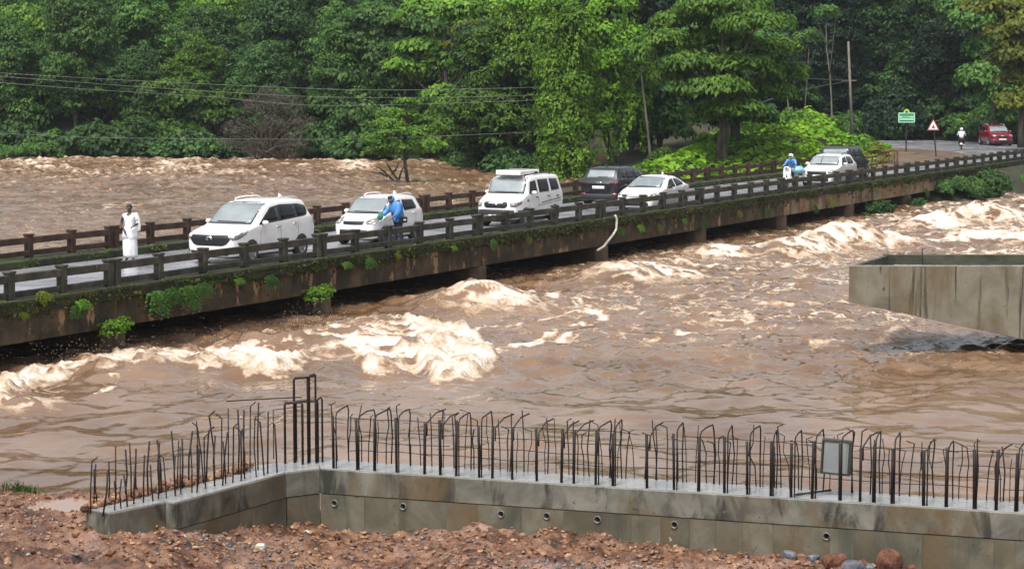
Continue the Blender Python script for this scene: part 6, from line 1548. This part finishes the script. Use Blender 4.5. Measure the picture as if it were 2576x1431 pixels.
# ------------------------------------------------------------------ two wheelers and their riders
def two_wheeler(name, label, cat, loc, rz, m, scooter):
    t = thing(name, label, cat, loc, rz)       # faces +X
    for x in (.62, -.62):
        r = .25 if scooter else .29
        w = MB().lathe([(r * .72, -.045), (r * .95, -.05), (r, -.02), (r, .02), (r * .95, .05), (r * .72, .045), (r * .72, -.045)], 18, axis='Y').build('wheel', M_tyre, t, smooth=True, loc=(x, 0, r))
        MB().lathe([(r * .74, -.03), (r * .74, .03), (r * .3, .02), (.02, .04), (.02, -.04), (r * .3, -.02), (r * .74, -.03)], 14, axis='Y').build('rim', M_rim, w)
    MB().tube([(.62, 0, .27), (.50, 0, .62), (.40, 0, .98)], .03, 6).build('fork', M_trim, t)
    MB().tube([(.38, -.34, 1.02), (.42, -.15, 1.0), (.42, .15, 1.0), (.38, .34, 1.02)], .017, 6).build('handlebar', M_trim, t)
    for s in (-1, 1):
        mi = MB().ball((.40, .36 * s, 1.16), (.02, .06, .045)).tube([(.40, .26 * s, 1.01), (.40, .34 * s, 1.13)], .008, 5).build('mirror', M_trim, t)
    if scooter:
        MB().prism([(-.80, .42), (-.70, .70), (-.25, .74), (-.12, .40), (-.15, .28), (-.65, .28)], -.17, .17, lambda a, b, h: (a, h, b)).build('rear_body', m, t, bevel=.04)
        MB().prism([(-.2, .26), (.40, .26), (.40, .31), (-.2, .31)], -.18, .18, lambda a, b, h: (a, h, b)).build('footboard', M_trim, t)
        MB().prism([(.36, .28), (.50, .28), (.52, .70), (.46, 1.0), (.38, .98), (.42, .7)], -.20, .20, lambda a, b, h: (a, h, b)).build('apron', m, t, bevel=.03)
        MB().prism([(.48, .93), (.58, .92), (.56, 1.04), (.42, 1.06)], -.12, .12, lambda a, b, h: (a, h, b)).build('headlight_cowl', m, t, bevel=.02)
        MB().prism([(.50, .42), (.80, .44), (.86, .34), (.72, .50), (.56, .52)], -.08, .08, lambda a, b, h: (a, h, b)).build('mudguard', m, t, bevel=.01)
        MB().ball((.57, 0, .98), (.03, .08, .05)).build('headlight', M_lamp, t, smooth=True)
    else:
        MB().ball((.16, 0, .82), (.26, .14, .13), 12, 8).build('fuel_tank', m, t, smooth=True)
        MB().box((-.05, 0, .46), (.42, .22, .34)).build('engine', M_clad, t, bevel=.05)
        MB().prism([(-.90, .80), (-.78, .88), (-.45, .78), (-.45, .66), (-.75, .70)], -.09, .09, lambda a, b, h: (a, h, b)).build('tail', m, t, bevel=.02)
        MB().ball((.55, 0, .92), (.09, .10, .10), 10, 7).build('headlight', M_lamp, t, smooth=True)
        MB().tube([(-.1, -.18, .32), (-.5, -.2, .34), (-.85, -.2, .40)], [.03, .04, .045], 8).build('exhaust', M_chrome, t)
        MB().tube([(-.62, .12, .29), (-.35, .12, .55)], .02, 6).build('shock', M_trim, t)
    MB().box((-.36, 0, .79), (.62, .26, .10)).build('seat', M_trim, t, bevel=.03)
    MB().box((-.86, 0, .62), (.02, .10, .07)).build('tail_light', M_tail, t, bevel=.008)
    pl_ = MB().box((-.90, 0, .48), (.012, .20, .13)).build('number_plate', M_plate, t)
    MB().prism([(-.92, .30), (-.62, .56), (-.60, .60), (-.95, .36)], -.07, .07, lambda a, b, h: (a, h, b)).build('mudguard', M_trim, t)
    return t
def rider(label, bike, top, legs, helmet, skinm, lean=.12, cape=False):
    t = thing('person', label, 'person', bike.location.copy(), bike.rotation_euler[2] + R(90))     # local -Y is forward
    sx = -.36
    j = dict(pelvis=(0, .34, .90), waist=(0, .32, 1.04), chest=(0, .32 - lean, 1.24), neck=(0, .28 - lean, 1.40), head=(0, .24 - lean, 1.53), shL=(.19, .30 - lean, 1.34), elL=(.28, .02, 1.14), wrL=(.30, -.26, 1.05), shR=(-.19, .30 - lean, 1.34), elR=(-.28, .02, 1.14), wrR=(-.30, -.26, 1.05),
             hipL=(.10, .28, .86), knL=(.17, -.10, .72), anL=(.16, .02, .34), hipR=(-.10, .28, .86), knR=(-.17, -.10, .72), anR=(-.16, .02, .34), toeL=(.16, -.14, .30), toeR=(-.16, -.14, .30))
    V, E = body_graph(j); skin('body', V, E, skinm, t)
    skin('jacket', [((0, .34, .86), (.18, .14)), ((0, .32, 1.04), (.17, .13)), ((0, .32 - lean, 1.24), (.19, .14)), ((0, .28 - lean, 1.38), .085), ((.19, .30 - lean, 1.33), .085), ((.28, .02, 1.14), .065), ((.30, -.20, 1.06), .05), ((-.19, .30 - lean, 1.33), .085), ((-.28, .02, 1.14), .065), ((-.30, -.20, 1.06), .05)], [(0, 1), (1, 2), (2, 3), (2, 4), (4, 5), (5, 6), (2, 7), (7, 8), (8, 9)], top, t)
    skin('trousers', [((0, .34, .90), (.17, .13)), ((.11, .26, .86), .10), ((.17, -.10, .72), .08), ((.16, .01, .38), .06), ((-.11, .26, .86), .10), ((-.17, -.10, .72), .08), ((-.16, .01, .38), .06)], [(0, 1), (1, 2), (2, 3), (0, 4), (4, 5), (5, 6)], legs, t)
    h = Vector((0, .245 - lean, 1.555)); he = MB().ball(h, (.125, .14, .13), 14, 9).build('helmet', helmet, t, smooth=True)
    MB().ball(h + Vector((0, -.045, -.015)), (.105, .105, .062), 12, 7).build('visor', M_glass, he, smooth=True)
    return t
M_whelm = paint('white_helmet', (.7, .72, .75)); M_wsc = paint('white_scooter_paint', (.78, .78, .80))
def u_at(px, v, z):
    lo, hi = -40.0, 140.0
    for _ in range(50):
        m_ = (lo + hi) / 2
        if proj(W(m_, v, z))[0] < px: lo = m_
        else: hi = m_
    return lo
sc = two_wheeler('scooter', 'white scooter ridden along the bridge in front of the far white crossover', 'scooter', W(u_at(1988, -2.9, .5), -2.9, ZR), BANG + R(180), M_wsc, True)
rider('scooter rider in a blue raincoat and white helmet at the far end of the bridge', sc, M_blue, M_navyc, M_whelm, M_skin2, .16)
# pale blue tarpaulin bundle on the footboard side
v, f = rock_base(95, 2, .10); q = v * np.array([.34, .26, .20])
M_tarp = mat('pale_blue_plastic', [(0.16, 0.42, 0.52), (0.35, 0.60, 0.66)], 5, .25, .02, 9)
o = link('plastic_bundle', mesh_np('plastic_bundle', q, f, True), M_tarp, loc=sc.location + Vector((0, 0, .88)) - Vector((DX, DY, 0)) * .05 + Vector((NX, NY, 0)) * .42); tag(o, 'pale blue plastic bundle carried on the side of the white scooter', 'bundle')
mb_ = P(2418, 377, ZR)
bk = two_wheeler('motorbike', 'black motorbike riding away round the bend beside the red car', 'motorbike', mb_, R(78), M_trim, False)
rider('motorbike rider in a white shirt and black trousers seen from behind on the bend', bk, M_cloth, M_trim, M_whelm, M_skin2)

# ------------------------------------------------------------------ signs and scraps at the bend
M_sgreen = mat('sign_green', [(0.05, 0.36, 0.16), (0.08, 0.46, 0.22)], 3, .4)
M_spale = mat('sign_pale', [(0.50, 0.80, 0.62)], 3, .4)
M_sdark = mat('sign_dark_green', [(0.012, 0.10, 0.05)], 3, .5)
M_slime = mat('sign_lime', [(0.42, 0.62, 0.10)], 3, .4)
M_postd = mat('dark_post', [(0.02, 0.02, 0.022)], 3, .6)
sg = thing('green_sign', 'green information board with pale border and dark print on a post by the bend', 'sign', P(2279, 387, ZR), R(-9))
k = sg.location.y / F; bz = CZ - (387 - 196) * k
zz = lambda y: (387 - y) * k
MB().tube([(0, 0, -.2), (0, 0, zz(284))], .05, 8).build('post', M_postd, sg)
MB().box((0, -.08, zz(296.5)), (41 * k, .04, 25 * k)).build('board', M_sgreen, sg, bevel=.008)
for dx_, dz_, w_, h_ in ((0, 11.6, 41, 1.8), (0, -11.6, 41, 1.8), (-19.4, 0, 2.2, 25), (19.4, 0, 2.2, 25)):
    MB().box((dx_ * k, -.105, zz(296.5) + dz_ * k), (w_ * k, .012, h_ * k)).build('border', M_spale, sg)
for dz_, h_, m_ in ((1.6, 3.4, M_spale), (-4.2, 3.0, M_spale)): MB().box((0, -.104, zz(296.5) + dz_ * k), (34 * k, .010, h_ * k)).build('print_band', m_, sg)
rgs = random.Random(2)
for dz_, x0, x1, h_ in ((6.0, -16, 15, 2.4), (1.3, -11, 10, 1.7), (-8.0, -16, 15, 2.0)):
    x = x0
    while x < x1:
        w_ = rgs.uniform(1.0, 2.4); MB().box(((x + w_ / 2) * k, -.114, zz(296.5) + dz_ * k), (w_ * k * .8, .008, h_ * k * rgs.uniform(.7, 1.1))).build('lettering', M_sdark, sg); x += w_ + (1.2 if rgs.random() < .2 else .25)
arc = [(7.5 * k * math.cos(a), 9.5 * k * math.sin(a)) for a in [math.pi * q / 12 for q in range(13)]]
MB().prism(arc, -.10, -.06, lambda a, b, h: (a - .3 * k, h, zz(284.5) + b)).build('crest', M_slime, sg)
MB().prism([(a * .5, b * .55) for a, b in arc], -.115, -.10, lambda a, b, h: (a - .3 * k, h, zz(284.5) + b)).build('crest_emblem', M_sdark, sg)
ts = thing('warning_sign', 'white warning triangle with a red border on a dark post at the dirt shoulder', 'sign', P(2356, 398, ZR), R(-9))
k = ts.location.y / F
zz = lambda y: (398 - y) * k
MB().tube([(0, 0, -.2), (-6 * k, 0, zz(345)), (-9.5 * k, 0, zz(305))], .045, 8).build('post', M_postd, ts)
def tri(s, y0, y1, nm, m_, cx_=-9.7):
    zc = (zz(301) + 2 * zz(328)) / 3; pts = [(0, zz(300.5)), (14.5 * k, zz(328)), (-14.5 * k, zz(328))]
    MB().prism([(a * s, zc + (b - zc) * s) for a, b in pts], y0, y1, lambda a, b, h: (a + cx_ * k, h, b)).build(nm, m_, ts)
tri(1.12, -.09, -.06, 'red_border', mat('sign_red', [(.30, .02, .03)], 2, .4)); tri(.86, -.10, -.09, 'white_panel', M_plate)
zc = (zz(301) + 2 * zz(328)) / 3
MB().prism([(0, 5.2), (1.6, 1.6), (3.6, -3.2), (-3.6, -3.2), (-1.4, 1.6)], -.108, -.10, lambda a, b, h: ((a - 9.7) * k, h, zc - .5 * k + b * k)).build('symbol', M_letter, ts)
# rusted end frame of the far railing, with yellowing weeds
M_rust = mat('rusty_frame', [(0.055, 0.020, 0.010), (0.13, 0.05, 0.025), (0.22, 0.11, 0.06)], 3, .85, .01, 20)
rf_ = thing('rusted_frame', 'rusty brown broken frame at the far end of the upstream railing', 'barrier', P(2240, 424, ZR), R(20))
k = rf_.location.y / F
for x0, z0, x1, z1, r_ in ((-22, -3, -22, 44, 2.8), (20, -3, 20, 42, 2.6), (12, -3, 12, 40, 1.6), (-26, 42, 22, 46, 2.4), (-22, 18, 20, 14, 1.8), (-6, 14, -4, 42, 1.6), (-22, 34, -6, 40, 1.4), (4, 16, 12, 38, 1.6)):
    MB().tube([(x0 * k, 0, z0 * k), (x1 * k, 0.05, z1 * k)], r_ * k, 4).build('frame_bar', M_rust, rf_)
rl = thing('fallen_rail', 'toppled rusty concrete rail lying between the dark car and the rusted frame', 'rail', P(2200, 424, ZR), R(16))
for x0, z0, x1, z1, r_ in ((-22, 26, 8, 32, 2.6), (-20, 6, 14, 14, 2.6), (-4, -2, -2, 32, 2.2), (10, -4, 10, 14, 2)):
    MB().tube([(x0 * k, .2, z0 * k), (x1 * k, .2, z1 * k)], r_ * k, 4).build('rail_piece', M_rust, rl)
for px, py, s, lab in ((2206, 402, 1.1, 'yellow leaved weed growing behind the rusted frame'), (2236, 408, .8, 'yellowing weed inside the rusted frame')):
    p_ = P(px, py + 16, ZR); o = link('weed', crown_mesh('weed', [(0, 0, .55, .5, .4, .5), (.3, 0, .9, .35, .3, .35)], 34, 16, .16, .16, L_yell, int(px)), None, loc=p_ + Vector((0, .8, 0))); o.scale = (s,) * 3; tag(o, lab, 'plant')
